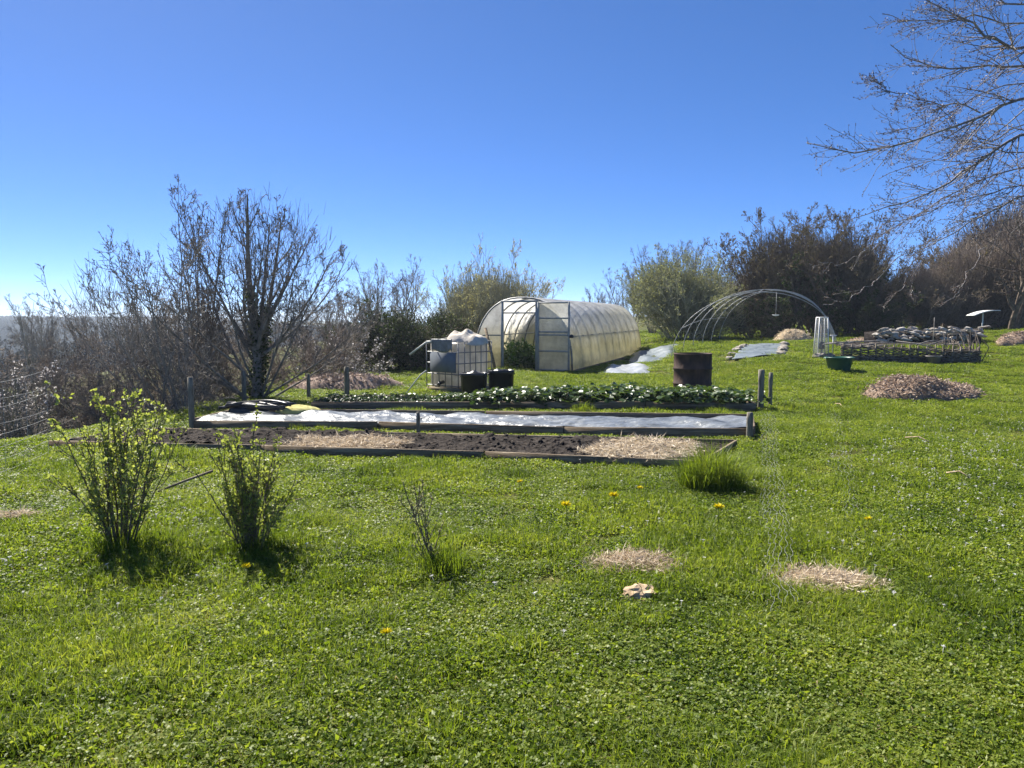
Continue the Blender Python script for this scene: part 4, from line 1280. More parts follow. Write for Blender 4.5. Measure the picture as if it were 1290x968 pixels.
# rank grass clumps
def tussock(px, py, h, rad, n, label, seed, mat='grass', rs=(.3, 1)):
    rng = np.random.default_rng(seed); p = gp(px, py)
    g = MB(); a = rng.uniform(0, 6.28, n); q = rad * np.sqrt(rng.random(n))
    pos = np.c_[np.cos(a) * q, np.sin(a) * q * .7, np.full(n, -.01)]
    add_blades(g, pos, h * (1.1 - .6 * q / rad), .0065, rng, 1.25, rs=rs)
    o = g.build('grass_tussock', mat); o.location = [float(c) for c in p]; tag(o, label, 'grass')
tussock(896, 616, .56, .30, 1900, 'tall bright grass tussock at the right front corner of the soil bed', 321)
tussock(945, 606, .2, .25, 600, 'lower ragged grass tussock right of the tall bright one', 322)
tussock(640, 602, .17, .30, 600, 'dark weedy tuft against the front board of the soil bed, middle', 323, rs=(0, .4))
tussock(575, 600, .14, .30, 420, 'weedy tuft against the front board, left of the dark middle one', 324, rs=(.1, .6))
tussock(220, 578, .24, .35, 700, 'rank grass tuft over the left part of the soil bed', 325)
tussock(405, 594, .15, .2, 260, 'dark weedy tuft below the left straw strip of the soil bed', 326, rs=(0, .35))
tussock(735, 519, .25, .22, 420, 'bright weedy tuft growing through the strawberry bed front board', 327)
tussock(570, 714, .19, .11, 420, 'dark grass tuft at the foot of the sparse young bush', 328, rs=(0, .4))
tussock(1165, 752, .10, .22, 380, 'dark grass tuft right of the right straw patch', 329, rs=(0, .4))

# dandelions
def dandelions():
    rng = np.random.default_rng(331)
    a = MB(); a.tube([(0, 0, -.01), (.004, 0, .05), (0, .002, .085)], .0028, 5); sm_ = a.mesh('stalk', 'young_leaf')
    b = MB()
    n = 70; az = rng.uniform(0, 6.28, n); el = rng.uniform(.05, 1.0, n)
    d = np.stack([np.cos(az) * np.cos(el), np.sin(az) * np.cos(el), np.sin(el)], 1)
    v, f, r = leaf_quads(np.tile([[0, 0, .085]], (n, 1)), .024, .007, rng, dirs=d); b.add(v, f, r)
    hm = b.mesh('flower_head', 'dandelion')
    spots = [(655, 622, 'yellow dandelion nearest to the soil bed, lawn middle'), (713, 662, 'largest yellow dandelion in the lawn middle'), (773, 649, 'small yellow dandelion just right of the largest one'), (806, 631, 'small yellow dandelion upper right of the lawn middle'),
             (905, 666, 'bright yellow dandelion above and between the two straw patches'), (1093, 673, 'pale yellow dandelion on the right lawn above the right straw patch'), (311, 736, 'yellow dandelion in front of the shorter currant bush'), (487, 826, 'small yellow flower alone in the near lawn')]
    for px, py, lab in spots:
        p = gp(px, py); t = thing('dandelion', lab, 'flower', p, rng.uniform(0, 6), 'dandelions in the lawn')
        k = 1.9 if 'argest' in lab or 'bright' in lab else 1.3; t.scale = (k, k, k)
        for nm, me in (('stalk', sm_), ('flower_head', hm)):
            o = bpy.data.objects.new(nm, me); C.objects.link(o); o.parent = t
dandelions()

# ================================================================== TREES AND BUSHES
R_ = np.random.default_rng
BARE = [dict(K=9, wander=.07, trop=.05, taper=.75), dict(K=7, n=9, ratio=.45, ang=(18, 45), t0=.2, wander=.1, trop=.10), dict(K=5, n=7, ratio=.42, ang=(22, 55), wander=.13, trop=.06), dict(K=4, n=5, ratio=.42, ang=(25, 60), wander=.15, trop=.04)]
DENSE = [dict(K=8, wander=.09, trop=.03), dict(K=6, n=11, ratio=.42, ang=(25, 60), t0=.12, wander=.13, trop=.04), dict(K=5, n=9, ratio=.45, ang=(25, 65), t0=.15, wander=.16, trop=.02), dict(K=3, n=5, ratio=.5, ang=(25, 70), wander=.18)]

def wx(px, Y):
    return (px - 645) / FPX * Y / 1.0

# big bare tree on the left and its neighbours (outlines measured at their depth)
FINE = [dict(K=9, wander=.07, trop=.05, taper=.8), dict(K=7, n=12, ratio=.42, ang=(18, 48), t0=.16, wander=.1, trop=.10), dict(K=5, n=9, ratio=.42, ang=(22, 55), t0=.15, wander=.13, trop=.06), dict(K=3, n=5, ratio=.45, ang=(25, 60), t0=.1, wander=.15, trop=.04)]
def big_tree():
    rng = R_(401); x, y = wx(322, 15.6), 15.6
    t = thing('bare_tree', 'large bare many stemmed tree behind the post, tallest of the left thicket', 'tree', (x, y, tz(x, y)))
    nb = 16
    az = rng.uniform(0, 6.28, nb + 3); tilt = np.concatenate([[.03, .08, .12], rng.uniform(.3, 1.2, nb)])
    side = np.where(rng.random(nb) < .6, 0.0, math.pi) + rng.normal(size=nb) * .55
    az[3:] = np.where(rng.random(nb) < .7, side, az[3:])
    D = np.stack([np.cos(az) * np.sin(tilt) + .05, np.sin(az) * np.sin(tilt), np.cos(tilt)], 1)
    z0 = np.concatenate([[-.15, -.15, -.15], rng.uniform(-.1, 1.5, nb) * (rng.random(nb) < .75) - .1])
    P0 = np.stack([np.cos(az) * .07, np.sin(az) * .07, z0], 1); P0[:3] *= np.array([.5, .5, 1])
    ln = np.concatenate([[4.2, 3.9, 3.7], (rng.uniform(3.3, 4.2, nb) - z0[3:] * .7) * (1 - .10 * tilt[3:])])
    r0 = np.concatenate([[.115, .08, .07], rng.uniform(.024, .042, nb)])
    lv = grow(P0, D, ln, r0, [dict(K=10, wander=.05, trop=.055, taper=.86), dict(K=7, n=11, ratio=.34, ang=(25, 58), t0=.22, wander=.08, trop=.12, rr=.5), dict(K=4, n=8, ratio=.36, ang=(28, 62), t0=.1, wander=.10, trop=.06, rr=.6), dict(K=2, n=5, ratio=.42, ang=(30, 65), t0=.1, wander=.10, trop=.04)], rng, .0044)
    a = MB(); add_branches(a, lv[0], 8); add_branches(a, lv[1], 5); a.build('trunk', 'bark', t, True)
    b = MB(); add_branches(b, lv[2], 3); add_branches(b, lv[3], 3); b.build('crown', 'bark', t, True)
    # ivy round the main stems
    P = lv[0][0][:3]; n = 2600
    i = rng.integers(0, 3, n); f = rng.uniform(.02, .55, n) * 9; k = f.astype(int); w = (f - k)[:, None]
    q = P[i, k] * (1 - w) + P[i, k + 1] * w + unit(rng.normal(size=(n, 3)) * np.array([1, 1, .3])) * rng.uniform(.06, .19, (n, 1)) * (1.15 - f[:, None] / 9)
    v, f_, r = leaf_quads(q, .06, .05, rng); MB().add(v, f_, r).build('ivy', 'evergreen', t)
    fill_crown(t, (.15, 0, 2.45), (2.5, 1.9, 1.75), 1700, 0, .30, .0046, 'bark', None, None, R_(611), up=.25, hollow=.15, clumped=.8)
big_tree()
woody('bare_tree', 'bare tree with long upright whips left of the largest bare tree', 'tree', wx(250, 16.6), 16.6, 5.7, R_(402), 6, 18, .032, [dict(K=9, wander=.035, trop=.03), dict(K=6, n=10, ratio=.36, ang=(15, 38), t0=.2, wander=.06, trop=.12), dict(K=5, n=7, ratio=.4, ang=(22, 52)), dict(K=2, n=5, ratio=.42)], 'bark', rmin=.005, base_r=.3, dirbias=(-.06, 0))
fs = woody('bare_shrub', 'bare fan shaped shrub leaning far left beside the thicket', 'shrub', wx(222, 14.8), 14.8, 3.9, R_(403), 13, 40, .026, [dict(K=9, wander=.05, trop=.06, taper=.8), dict(K=7, n=11, ratio=.36, ang=(22, 52), t0=.16, wander=.1, trop=.10), dict(K=5, n=8, ratio=.40, ang=(25, 58), t0=.15, wander=.13, trop=.06), dict(K=3, n=4, ratio=.40, ang=(25, 60), t0=.1)], 'bark_pale', rmin=.0042, dirbias=(-.45, 0), base_r=.4)
fill_crown(fs, (-.95, 0, 1.75), (1.5, 1.2, 1.5), 1300, 0, .30, .0045, 'bark_pale', None, None, R_(612), up=.25, hollow=.1, clumped=.8)
hz = [(130, 15.5, 3.3), (60, 14.5, 3.0), (20, 12.6, 2.7), (-30, 15, 3.6), (95, 19, 4.2), (170, 20, 4.2), (30, 22, 4.2), (395, 19.5, 2.8), (350, 22, 3.4), (250, 23, 4.0), (440, 25, 3.0), (-90, 20, 4.4), (185, 14.2, 2.4), (290, 17.5, 2.9)]
labs = ['low bare shrub left of the fan shaped shrub', 'bare bush behind the tall leafing currant bush', 'low bare bush at the left edge above the lawn rim', 'bare bush cut by the left edge, lower one', 'grey bare bush behind the left thicket, under the far ridge', 'bare bush filling behind the fan shaped shrub', 'farther bare bush under the far ridge, near the left edge', 'low bare shrub right of the largest bare tree', 'bare bush seen through the largest bare tree', 'bare bush seen through the upright whips', 'bare bush between the thicket and the evergreen bush', 'bare bush cut by the left edge, farther one', 'low bare bush just left of the bed corner post', 'low bare bush behind the foot of the largest bare tree']
prot = [None, None]
for i, ((px, Y, h), lab) in enumerate(zip(hz, labs)):
    x = wx(px, Y); k = i % 2
    g = 'bare bushes of the left thicket'
    if prot[k] is None:
        prot[k] = woody('bare_bush', lab, 'shrub', x, Y, 3.4, R_(410 + k), 15, 62, .026, DENSE, 'bark' if k == 0 else 'bark_mid', rmin=.0040, group=g, base_r=.6)
        prot[k].scale = (h / 3.4,) * 3; prot[k].rotation_euler = (0, 0, i)
    else:
        copy_tree(prot[k], (x, Y, tz(x, Y)), i * 1.3, h / 3.4, lab, 'shrub', g)
# blackthorn in blossom at the left edge
woody('blossoming_shrub', 'shrub with white blossom at the left edge below the ridge', 'shrub', wx(-14, 12.5), 12.5, 2.5, R_(421), 9, 34, .022, FINE[:3] + [dict(K=2, n=4, ratio=.4)], 'bark', 'blossom', 1300, (.04, .036), base_r=.3, crown_name='blossom')
# white blossom / dry shrub before the evergreen
woody('blossoming_shrub', 'low grey shrub with pale blossom above the leaf litter pile', 'shrub', wx(430, 20.5), 20.5, 1.8, R_(422), 14, 66, .02, DENSE[:3] + [dict(K=2, n=3, ratio=.4)], 'bark', 'blossom', 1500, (.045, .035), base_r=.4, crown_name='blossom', rmin=.004)
# evergreen dark bushes
EVG = DENSE[:2] + [dict(K=4, n=7, ratio=.45, ang=(25, 65), t0=.15, wander=.16), dict(K=2, n=3, ratio=.4)]
ev1 = woody('evergreen_bush', 'dark evergreen bush left of the water tank', 'shrub', wx(495, 24), 24, 2.6, R_(423), 18, 70, .03, EVG, 'bark_brown', 'evergreen', 6000, (.06, .038), base_r=.7)
fill_crown(ev1, (0, 0, .85), (1.75, 1.4, 1.15), 3500, 22000, .3, .006, 'bark_brown', 'evergreen', (.06, .038), R_(601))
ev2 = woody('evergreen_bush', 'lower dark evergreen bush beside the polytunnel front', 'shrub', wx(558, 25.5), 25.5, 2.2, R_(424), 16, 70, .03, EVG, 'bark_brown', 'evergreen', 5000, (.06, .038), base_r=.7)
fill_crown(ev2, (0, 0, .8), (1.4, 1.3, 1.0), 3000, 16000, .3, .006, 'bark_brown', 'evergreen', (.06, .038), R_(602))
# pale willow with upright shoots behind the tunnel
pw = woody('pussy_willow', 'pale olive willow with upright shoots behind the polytunnel', 'tree', wx(610, 30), 30, 4.35, R_(425), 34, 46, .035, [dict(K=7, wander=.06, trop=.06), dict(K=5, n=10, ratio=.5, ang=(12, 38), t0=.12, trop=.16), dict(K=4, n=6, ratio=.5, ang=(15, 42), trop=.12), dict(K=2, n=3, ratio=.5, ang=(20, 50))], 'bark_willow', 'catkin', 9000, (.055, .026), base_r=.9, rmin=.005, lenfall=.2)
fill_crown(pw, (.1, 0, 1.65), (2.25, 1.8, 1.75), 9000, 14000, .85, .0075, 'bark_willow', 'catkin', (.055, .028), R_(603), up=1.5, clumped=.9, lumps=11, hollow=.35)
# round green willow
rwl = woody('round_willow', 'rounded pale green willow bush between polytunnel and hoop frame', 'tree', wx(864, 37), 37, 4.75, R_(426), 34, 66, .04, [dict(K=7, wander=.08, trop=.04), dict(K=5, n=10, ratio=.42, ang=(20, 50), t0=.12, trop=.08), dict(K=4, n=6, ratio=.45, ang=(20, 55), trop=.05), dict(K=2, n=3, ratio=.5)], 'bark_willow', 'willow_leaf', 14000, (.075, .035), base_r=1.0, rmin=.006, lenfall=.2, leaf_t0=.1)
fill_crown(rwl, (.0, 0, 2.0), (3.1, 2.6, 2.35), 10000, 42000, .55, .0075, 'bark_willow', 'willow_leaf', (.08, .042), R_(604), up=.6, clumped=.9, lumps=12, hollow=.4)
# dark brown thicket trees in the right middle
DK = [dict(K=8, wander=.08, trop=.06), dict(K=5, n=11, ratio=.42, ang=(20, 50), t0=.06, trop=.08), dict(K=3, n=8, ratio=.45, ang=(22, 58), t0=.1), dict(K=2, n=4, ratio=.5, ang=(25, 65), t0=.1)]
dk = woody('brown_tree', 'dense dark brown tree behind the hoop frame, its left part', 'tree', wx(978, 38), 38, 6.7, R_(427), 18, 36, .06, DK, 'bark_brown', 'dead_leaf', 24000, (.06, .036), base_r=.9, rmin=.0065, lenfall=.15)
dk2 = woody('brown_tree', 'dense dark brown tree behind the hoop frame, its right part', 'tree', wx(1058, 37), 37, 6.3, R_(428), 18, 36, .06, DK, 'bark_brown', 'dead_leaf', 16000, (.06, .036), base_r=.9, rmin=.0065, lenfall=.15)
fill_crown(dk, (0, 0, 2.6), (2.3, 2.1, 2.7), 8000, 9000, .75, .0085, 'bark_brown', 'dead_leaf', (.06, .036), R_(605), up=.9, clumped=.9, lumps=11, hollow=.4)
fill_crown(dk2, (0, 0, 2.5), (2.1, 2.0, 2.6), 8000, 7000, .75, .0085, 'bark_brown', 'dead_leaf', (.06, .036), R_(606), up=.9, clumped=.9, lumps=11, hollow=.4)
ev = woody('evergreen_bush', 'dark green understorey bush among the dense brown trees', 'shrub', wx(1015, 36), 36, 4.0, R_(429), 16, 50, .04, EVG, 'bark_brown', 'evergreen', 22000, (.07, .04), base_r=.7, rmin=.006)
for k, (px, Y, s, lab) in enumerate([(1105, 37.5, .52, 'lower dark brown bush right of the dense brown trees'), (935, 40, .68, 'dark brown bush right of the rounded willow'), (1030, 43, 1.05, 'dark brown tree rising behind the dense pair'), (1075, 42, .85, 'dark brown tree behind the gap at the right of the dense pair')]):
    x = wx(px, Y); copy_tree((dk, dk2)[k % 2], (x, Y, tz(x, Y)), 1.7 * k + .9, s, lab, 'tree')
copy_tree(ev, (wx(1090, 35.5), 35.5, tz(wx(1090, 35.5), 35.5)), 2.0, .8, 'dark green low bush at the foot of the right dense brown tree', 'shrub')
copy_tree(ev, (wx(955, 37), 37, tz(wx(955, 37), 37)), 3.0, .75, 'dark green low bush at the foot of the left dense brown tree', 'shrub')
# wood on the slope at the right
wd = woody('bare_oak', 'dark bare oak with a thick trunk on the slope at the right edge', 'tree', wx(1268, 39), 39, 7.2, R_(430), 6, 42, .15, [dict(K=9, wander=.10, trop=.05), dict(K=7, n=12, ratio=.5, ang=(25, 60), t0=.2, wander=.14), dict(K=5, n=9, ratio=.45, ang=(25, 60), wander=.16), dict(K=3, n=6, ratio=.45, ang=(25, 65), wander=.16)], 'bark_brown', rmin=.0065, base_r=.5)
bw = woody('bare_bush', 'brown bare bush at the left end of the wood on the slope', 'shrub', wx(1152, 41), 41, 3.9, R_(431), 18, 52, .045, DK, 'bark_mid', 'dead_leaf', 6000, (.06, .036), base_r=.9, rmin=.0065, group='bare bushes of the wood on the slope')
fill_crown(bw, (0, 0, 1.6), (2.2, 2.0, 1.75), 8000, 3000, .75, .008, 'bark_mid', 'dead_leaf', (.06, .036), R_(607), up=.6, clumped=.9, lumps=10, hollow=.35)
rw = [(1182, 42, 1.0, 'second bare bush from the left in the wood on the slope'), (1212, 43, 1.25, 'bare bush in the middle of the wood on the slope'), (1243, 42.5, 1.4, 'bare bush left of the dark bare oak'), (1290, 43, 1.85, 'bare bush behind the dark bare oak'), (1325, 42, 1.8, 'bare bush at the right edge of the wood on the slope'),
      (1170, 47, .95, 'farther bare bush behind the left of the wood on the slope'), (1228, 48, 1.6, 'farther bare bush rising behind the middle of the wood'), (1272, 48, 2.1, 'tallest bare bush rising behind the dark bare oak')]
for k, (px, Y, s, lab) in enumerate(rw):
    x = wx(px, Y); copy_tree(bw, (x, Y, tz(x, Y)), 1.1 * k + .5, s, lab, 'shrub', 'bare bushes of the wood on the slope')
# thin far trees against the sky
ft = woody('far_tree', 'far bare tree rising above the left side of the rounded willow', 'tree', wx(822, 52), 52, 7.3, R_(432), 6, 24, .07, FINE, 'bark', rmin=.0062, base_r=.4)
far = [(862, 52, 1.03, 'far bare tree rising above the middle of the rounded willow'), (795, 56, .75, 'low far bare tree at the left of the rounded willow'), (748, 62, .62, 'small far bare tree right above the polytunnel roof'), (776, 62, .55, 'smaller far bare tree next to the one above the polytunnel roof'), (925, 54, .85, 'far bare tree between rounded willow and brown trees'), (988, 50, 1.12, 'far bare tree rising above the dense brown trees'),
       (482, 42, .80, 'far bare tree right of the largest bare tree'), (516, 45, .74, 'far bare tree between the left thicket and the pale willow'), (455, 46, .62, 'low far bare tree behind the left thicket'), (560, 50, .55, 'low far bare tree left of the pale willow'), (420, 44, .6, 'far bare tree behind the right flank of the left thicket'), (1055, 50, 1.0, 'far bare tree above the gap between the brown trees'), (40, 60, .62, 'far bare tree against the sky near the left edge'), (68, 62, .56, 'smaller far bare tree beside the one near the left edge')]
for k, (px, Y, s, lab) in enumerate(far):
    x = wx(px, Y); z = tz(x, Y)
    copy_tree(ft, (x, Y, z), 1.9 * k + .4, s if z > -1 else s * 1.0 + (-z) / 7.3, lab, 'tree')

# ------------------------------------------------------------------ the near tree whose branches reach in from the right
def near_tree():
    rng = R_(440); Y = 7.2
    tx, ty = 7.6, 8.0
    t = thing('cherry_tree', 'bare budding tree with branches reaching in from the upper right', 'tree', (tx, ty, tz(tx, ty)))
    o = np.array([tx, ty, tz(tx, ty)])
    def zA(x, y): return (990 + x * 300 / 854, y * 340 / 968)
    def zB(x, y): return (990 + x * 300 / 1117, 260 + y * 260 / 968)
    limbs = [
        ([zA(854, 170), zA(770, 150), zA(690, 110), zA(600, 45), zA(510, 0), zA(400, -60)], 7.0, 4.4, .021),
        ([zA(854, 245), zA(740, 232), zA(620, 245), zA(520, 237), zA(420, 205), zA(370, 160)], 7.3, 4.1, .017),
        ([zA(854, 350), zA(740, 392), zA(640, 440), zA(520, 485), zA(400, 525), zA(240, 548), zA(120, 530), zA(85, 515)], 6.8, 3.9, .020),
        ([zA(854, 485), zA(780, 520), zA(700, 572), zA(620, 625), zA(540, 680), zA(430, 722), zA(330, 752), zA(225, 790)], 7.2, 3.5, .021),
        ([zA(690, 405), zA(620, 377), zA(520, 357), zA(400, 340), zA(340, 300), zA(305, 250)], 6.9, None, .011),
        ([zA(854, 440), zA(760, 500), zA(680, 490), zA(620, 455), zA(560, 380)], 7.4, 3.6, .011),
        ([zA(854, 700), zA(760, 747), zA(680, 790), zA(600, 840), zA(480, 897), zA(370, 940)], 7.5, 2.9, .015),
        ([zA(854, 600), zA(720, 640), zA(600, 700), zA(480, 760), zA(350, 830), zA(250, 860)], 7.8, 3.2, .013),
        ([zA(854, 90), zA(700, 60), zA(560, 75), zA(430, 70), zA(350, 40)], 7.6, 4.5, .013),
        ([zA(854, 20), zA(760, -10), zA(640, -40), zA(520, -70)], 7.1, 4.7, .015),
        ([zB(930, 190), zB(880, 290), zB(830, 360), zB(785, 430)], 7.0, None, .008),
        ([zB(600, 220), zB(595, 300), zB(590, 370), zB(590, 430)], 7.6, None, .006),
        ([zB(520, 250), zB(430, 350), zB(360, 388), zB(270, 455), zB(175, 462)], 7.4, None, .008),
        ([zB(430, 190), zB(330, 235), zB(240, 270), zB(150, 266)], 7.3, None, .007),
        ([zB(580, 310), zB(530, 400), zB(470, 455)], 7.7, None, .006),
        ([zB(1117, 0), zB(1090, 60), zB(1105, 150), zB(1100, 240)], 7.2, None, .010),
        ([zA(854, 300), zA(700, 330), zA(560, 420), zA(430, 460), zA(330, 480)], 8.0, 3.8, .012),
        ([zA(854, 550), zA(700, 520), zA(560, 560), zA(430, 600), zA(330, 640)], 8.1, 3.4, .012),
        ([zA(854, 660), zA(720, 700), zA(590, 730), zA(460, 790), zA(330, 800)], 7.7, 3.1, .012),
    ]
    bark = MB(); twig = MB(); allP = []; 
    K = 14
    for pts, Yd, zt, r in limbs:
        P = np.array([at(px, py, Yd + .12 * math.sin(i * 1.7 + px)) for i, (px, py) in enumerate(pts)])
        if zt is not None:
            # carry the limb on to the trunk, out of the frame
            P = np.concatenate([[(tx, ty, o[2] + zt)], [lerp((tx, ty, o[2] + zt), P[0], .5) + [0, 0, .15]], P])
        # resample with smoothing (Catmull-Rom)
        s = np.linspace(0, len(P) - 1, K); q = []
        Pe = np.concatenate([[2 * P[0] - P[1]], P, [2 * P[-1] - P[-2]]])
        for u in s:
            i = min(int(u), len(P) - 2); f = u - i; a, b, c, d = Pe[i:i + 4]
            q.append(.5 * (2 * b + (c - a) * f + (2 * a - 5 * b + 4 * c - d) * f * f + (3 * b - a - 3 * c + d) * f ** 3))
        q = np.array(q) + rng.normal(size=(K, 3)) * .012
        allP.append((q - o, r * (.85 if zt is not None else .55)))
    P = np.array([a for a, _ in allP]); R0 = np.array([b for _, b in allP]); L = np.linalg.norm(np.diff(P, axis=1), axis=2).sum(1)
    R = np.maximum(R0[:, None] * (1 - np.linspace(0, 1, K) * .84), .0032)
    v, f = tubes(P, R, 6); bark.add(v, f)
    # side shoots all along, then their spurs
    big = np.array([z_ is not None or i_ == 4 for i_, (_, _, z_, _) in enumerate(limbs)])
    A_ = branch_off(P[big], R[big], np.minimum(L[big], 2.6), 40, .12, .84, (14, 50), .22, .5, rng, (-.6, 0, -.25))
    B_ = branch_off(P[~big], R[~big], np.minimum(L[~big], .8), 3, .2, 1, (20, 50), .34, .6, rng, (-.4, 0, -.1))
    pos, d, l, r = [np.concatenate([a_, b_]) for a_, b_ in zip(A_, B_)]
    P1 = polyline(pos, d, l, 7, .10, -.01, rng); R1 = np.maximum(r[:, None] * (1 - np.linspace(0, 1, 7) * .7), .0019)
    v, f = tubes(P1, R1, 4); twig.add(v, f)
    pos, d, l, r = branch_off(P1, R1, np.maximum(l, .25), 5, .15, 1, (30, 65), .42, .7, rng, (-.2, 0, .1))
    P2 = polyline(pos, d, l, 4, .12, .02, rng); R2 = np.maximum(r[:, None] * (1 - np.linspace(0, 1, 4) * .6), .0014)
    v, f = tubes(P2, R2, 3); twig.add(v, f)
    # trunk
    bark.tube([(0, 0, -.2), (.05, 0, 1.2), (-.02, .05, 2.6), (0, 0, 4.0), (.1, 0, 5.2), (.2, .1, 6.4)], [.20, .16, .14, .11, .07, .03], 10)
    bark.build('trunk', 'cherry_bark', t, True)
    twig.build('twigs', 'cherry_bark', t, True)
    # buds
    pts = np.concatenate([P1[:, k] for k in (2, 4, 6)] + [P2[:, -1], P2[:, 1]] + [twig_points((P, R, L), 500, rng)])
    pts = np.repeat(pts, 2, 0); dd = unit(rng.normal(size=(len(pts), 3)) + [0, 0, .5])
    v, f, r = leaf_quads(pts, .016, .009, rng, dirs=dd); MB().add(v, f, r).build('buds', 'bud', t)
near_tree()

# ================================================================== WIRE FENCING
def wire_run(name, label, P, r=.0022, parent=None):
    o = MB().tube(P, r, 4, cap=False).build(name, 'wire', parent)
    return o
def left_fence():
    t = thing('wire_fence', 'loose wire fence with thin strands at the left edge of the lawn', 'fence')
    a, b = at(-60, 640, 7.0), at(62, 585, 8.9); a[2] = tz(a[0], a[1]); b[2] = tz(b[0], b[1])
    rng = R_(451)
    for k in range(8):
        z = .1 + k * .13; s = np.linspace(0, 1, 8)
        P = lerp(a, b, s[:, None]); P[:, 2] = terr(P[:, 0], P[:, 1]) + z - .05 * np.sin(s * math.pi) + .025 * (s * 3 * ((k % 2) - .5)) * (k > 3)
        wire_run('strand', None, P, .0017, t)
    for s in np.linspace(0, 1, 5):
        p = lerp(a, b, s); p[2] = tz(p[0], p[1])
        wire_run('stay', None, [p, p + [.02, 0, .95]], .0016, t)
left_fence()
def net(name, label, corners, nx, ny, hump, seed, r=.0013):
    """slack hexagonal wire netting lying over the grass; corners FL, FR, BR, BL"""
    rng = R_(seed); FL, FR, BR, BL = corners
    m = MB()
    def pt(u, v):
        p = FL * ((1 - u) * (1 - v)) + FR * (u * (1 - v)) + BR * (u * v) + BL * ((1 - u) * v)
        z = tz(p[0], p[1]) + .01 + hump * (.35 + .9 * float(fbm(p[0] * 2.3, p[1] * 1.7, seed))) * math.sin(math.pi * min(1, max(0, u))) ** .6
        return np.array([p[0] + .05 * (float(vnoise(p[0] * 4, p[1] * 4, seed)) - .5), p[1], z])
    runs = []
    for i in range(nx + 1):
        P = []
        for j in range(ny * 2 + 1):
            u = (i + (.22 if (j // 2 + i) % 2 == 0 else -.22)) / nx
            P.append(pt(min(1, max(0, u)), j / (ny * 2)))
        runs.append(P)
    v, f = tubes(np.array(runs), np.full((len(runs), len(runs[0])), r), 3); m.add(v, f)
    o = m.build(name, 'wire'); tag(o, label, 'wire netting')
net('wire_netting', 'slack wire netting sagging over the grass right of the beds', [gp(960, 790), gp(1010, 770), gp(978, 528), gp(955, 528)], 6, 70, .11, 461, .00105)
net('wire_netting', 'faint wire netting lying loose on the right lawn', [gp(1065, 700), gp(1100, 690), gp(1058, 512), gp(1040, 514)], 4, 50, .06, 462, .0010)
for k, (px, py, q, lab) in enumerate([(1140, 556, 1175, 'pale dry stalk lying on the right lawn'), (1192, 602, 1225, 'small pale dry stalk on the right lawn near the daisies'), (1052, 512, 1064, 'pale bent stalk on the grass right of the bed posts')]):
    a, b = gp(px, py), gp(q, py + 6); a[2] += .05; b[2] += .03
    tag(MB().tube([a, lerp(a, b, .5) + [0, 0, .05], b], .008, 5).build('dry_stalk', 'straw_base'), lab, 'stalk')

# ================================================================== TURF
def patch(kind, rng):
    m = MB(); rad = .15
    def disc(k, s=1.0):
        a = rng.uniform(0, 6.28, k); q = rad * s * np.sqrt(rng.random(k)) * rng.uniform(.75, 1.15, k)
        return np.c_[np.cos(a) * q, np.sin(a) * q, np.full(k, -.005)]
    def clover(k, smin, smax, hmax):
        c = disc(k); c[:, 2] = rng.uniform(.004, hmax, k); a0 = rng.uniform(0, 6.28, k); lean = rng.normal(size=(k, 3)) * .42
        rr = rng.random(k); sz = rng.uniform(smin, smax, k)[:, None]
        for q in range(3):
            az = a0 + q * 2.09
            d = unit(np.stack([np.cos(az), np.sin(az), rng.uniform(-.15, .5, k)], 1) + lean * np.array([0, 0, 1]))
            s = unit(np.cross(d, np.array([0, 0, 1.]) + lean))
            V = np.stack([c, c + d * sz * .55 + s * sz * .48, c + d * sz, c + d * sz * .55 - s * sz * .48], 1)
            m.add(V.reshape(-1, 3), np.arange(k)[:, None] * 4 + np.arange(4), np.repeat(np.clip(rr + rng.normal(size=k) * .08, 0, 1), 4), 1)
    def weed(k, smin, smax, hmax):
        p = disc(k); p[:, 2] = rng.uniform(0, hmax, k)
        d = unit(np.stack([rng.normal(size=k), rng.normal(size=k), rng.uniform(.0, 1.1, k)], 1))
        v, f, r = leaf_quads(p, rng.uniform(smin, smax, k), rng.uniform(smin, smax, k) * .5, rng, dirs=d, fold=.2); m.add(v, f, r, 1)
    if kind == 'clover':
        clover(100, .008, .0165, .045); weed(80, .018, .036, .03); add_blades(m, disc(60), np.full(60, .04), .004, rng, 1.4)
    elif kind == 'mixed':
        clover(70, .008, .017, .04); weed(110, .016, .034, .032); add_blades(m, disc(80), np.full(80, .038), .004, rng, 1.5)
    elif kind == 'grass':
        clover(50, .008, .015, .035); weed(90, .016, .034, .03); add_blades(m, disc(140), np.full(140, .042), .004, rng, 1.6)
    else:
        weed(50, .02, .04, .05); clover(30, .01, .016, .05); add_blades(m, disc(130), np.full(130, .10), .005, rng, 1.2)
    if rng.random() < .8:
        add_blades(m, disc(14), np.full(14, .045), .0042, rng, 2.2, mi=2)
    return m.mesh('turf_' + kind, ['grass', 'clover', 'dry_grass'])

def scatter_group(nt, meshes_coll):
    pass

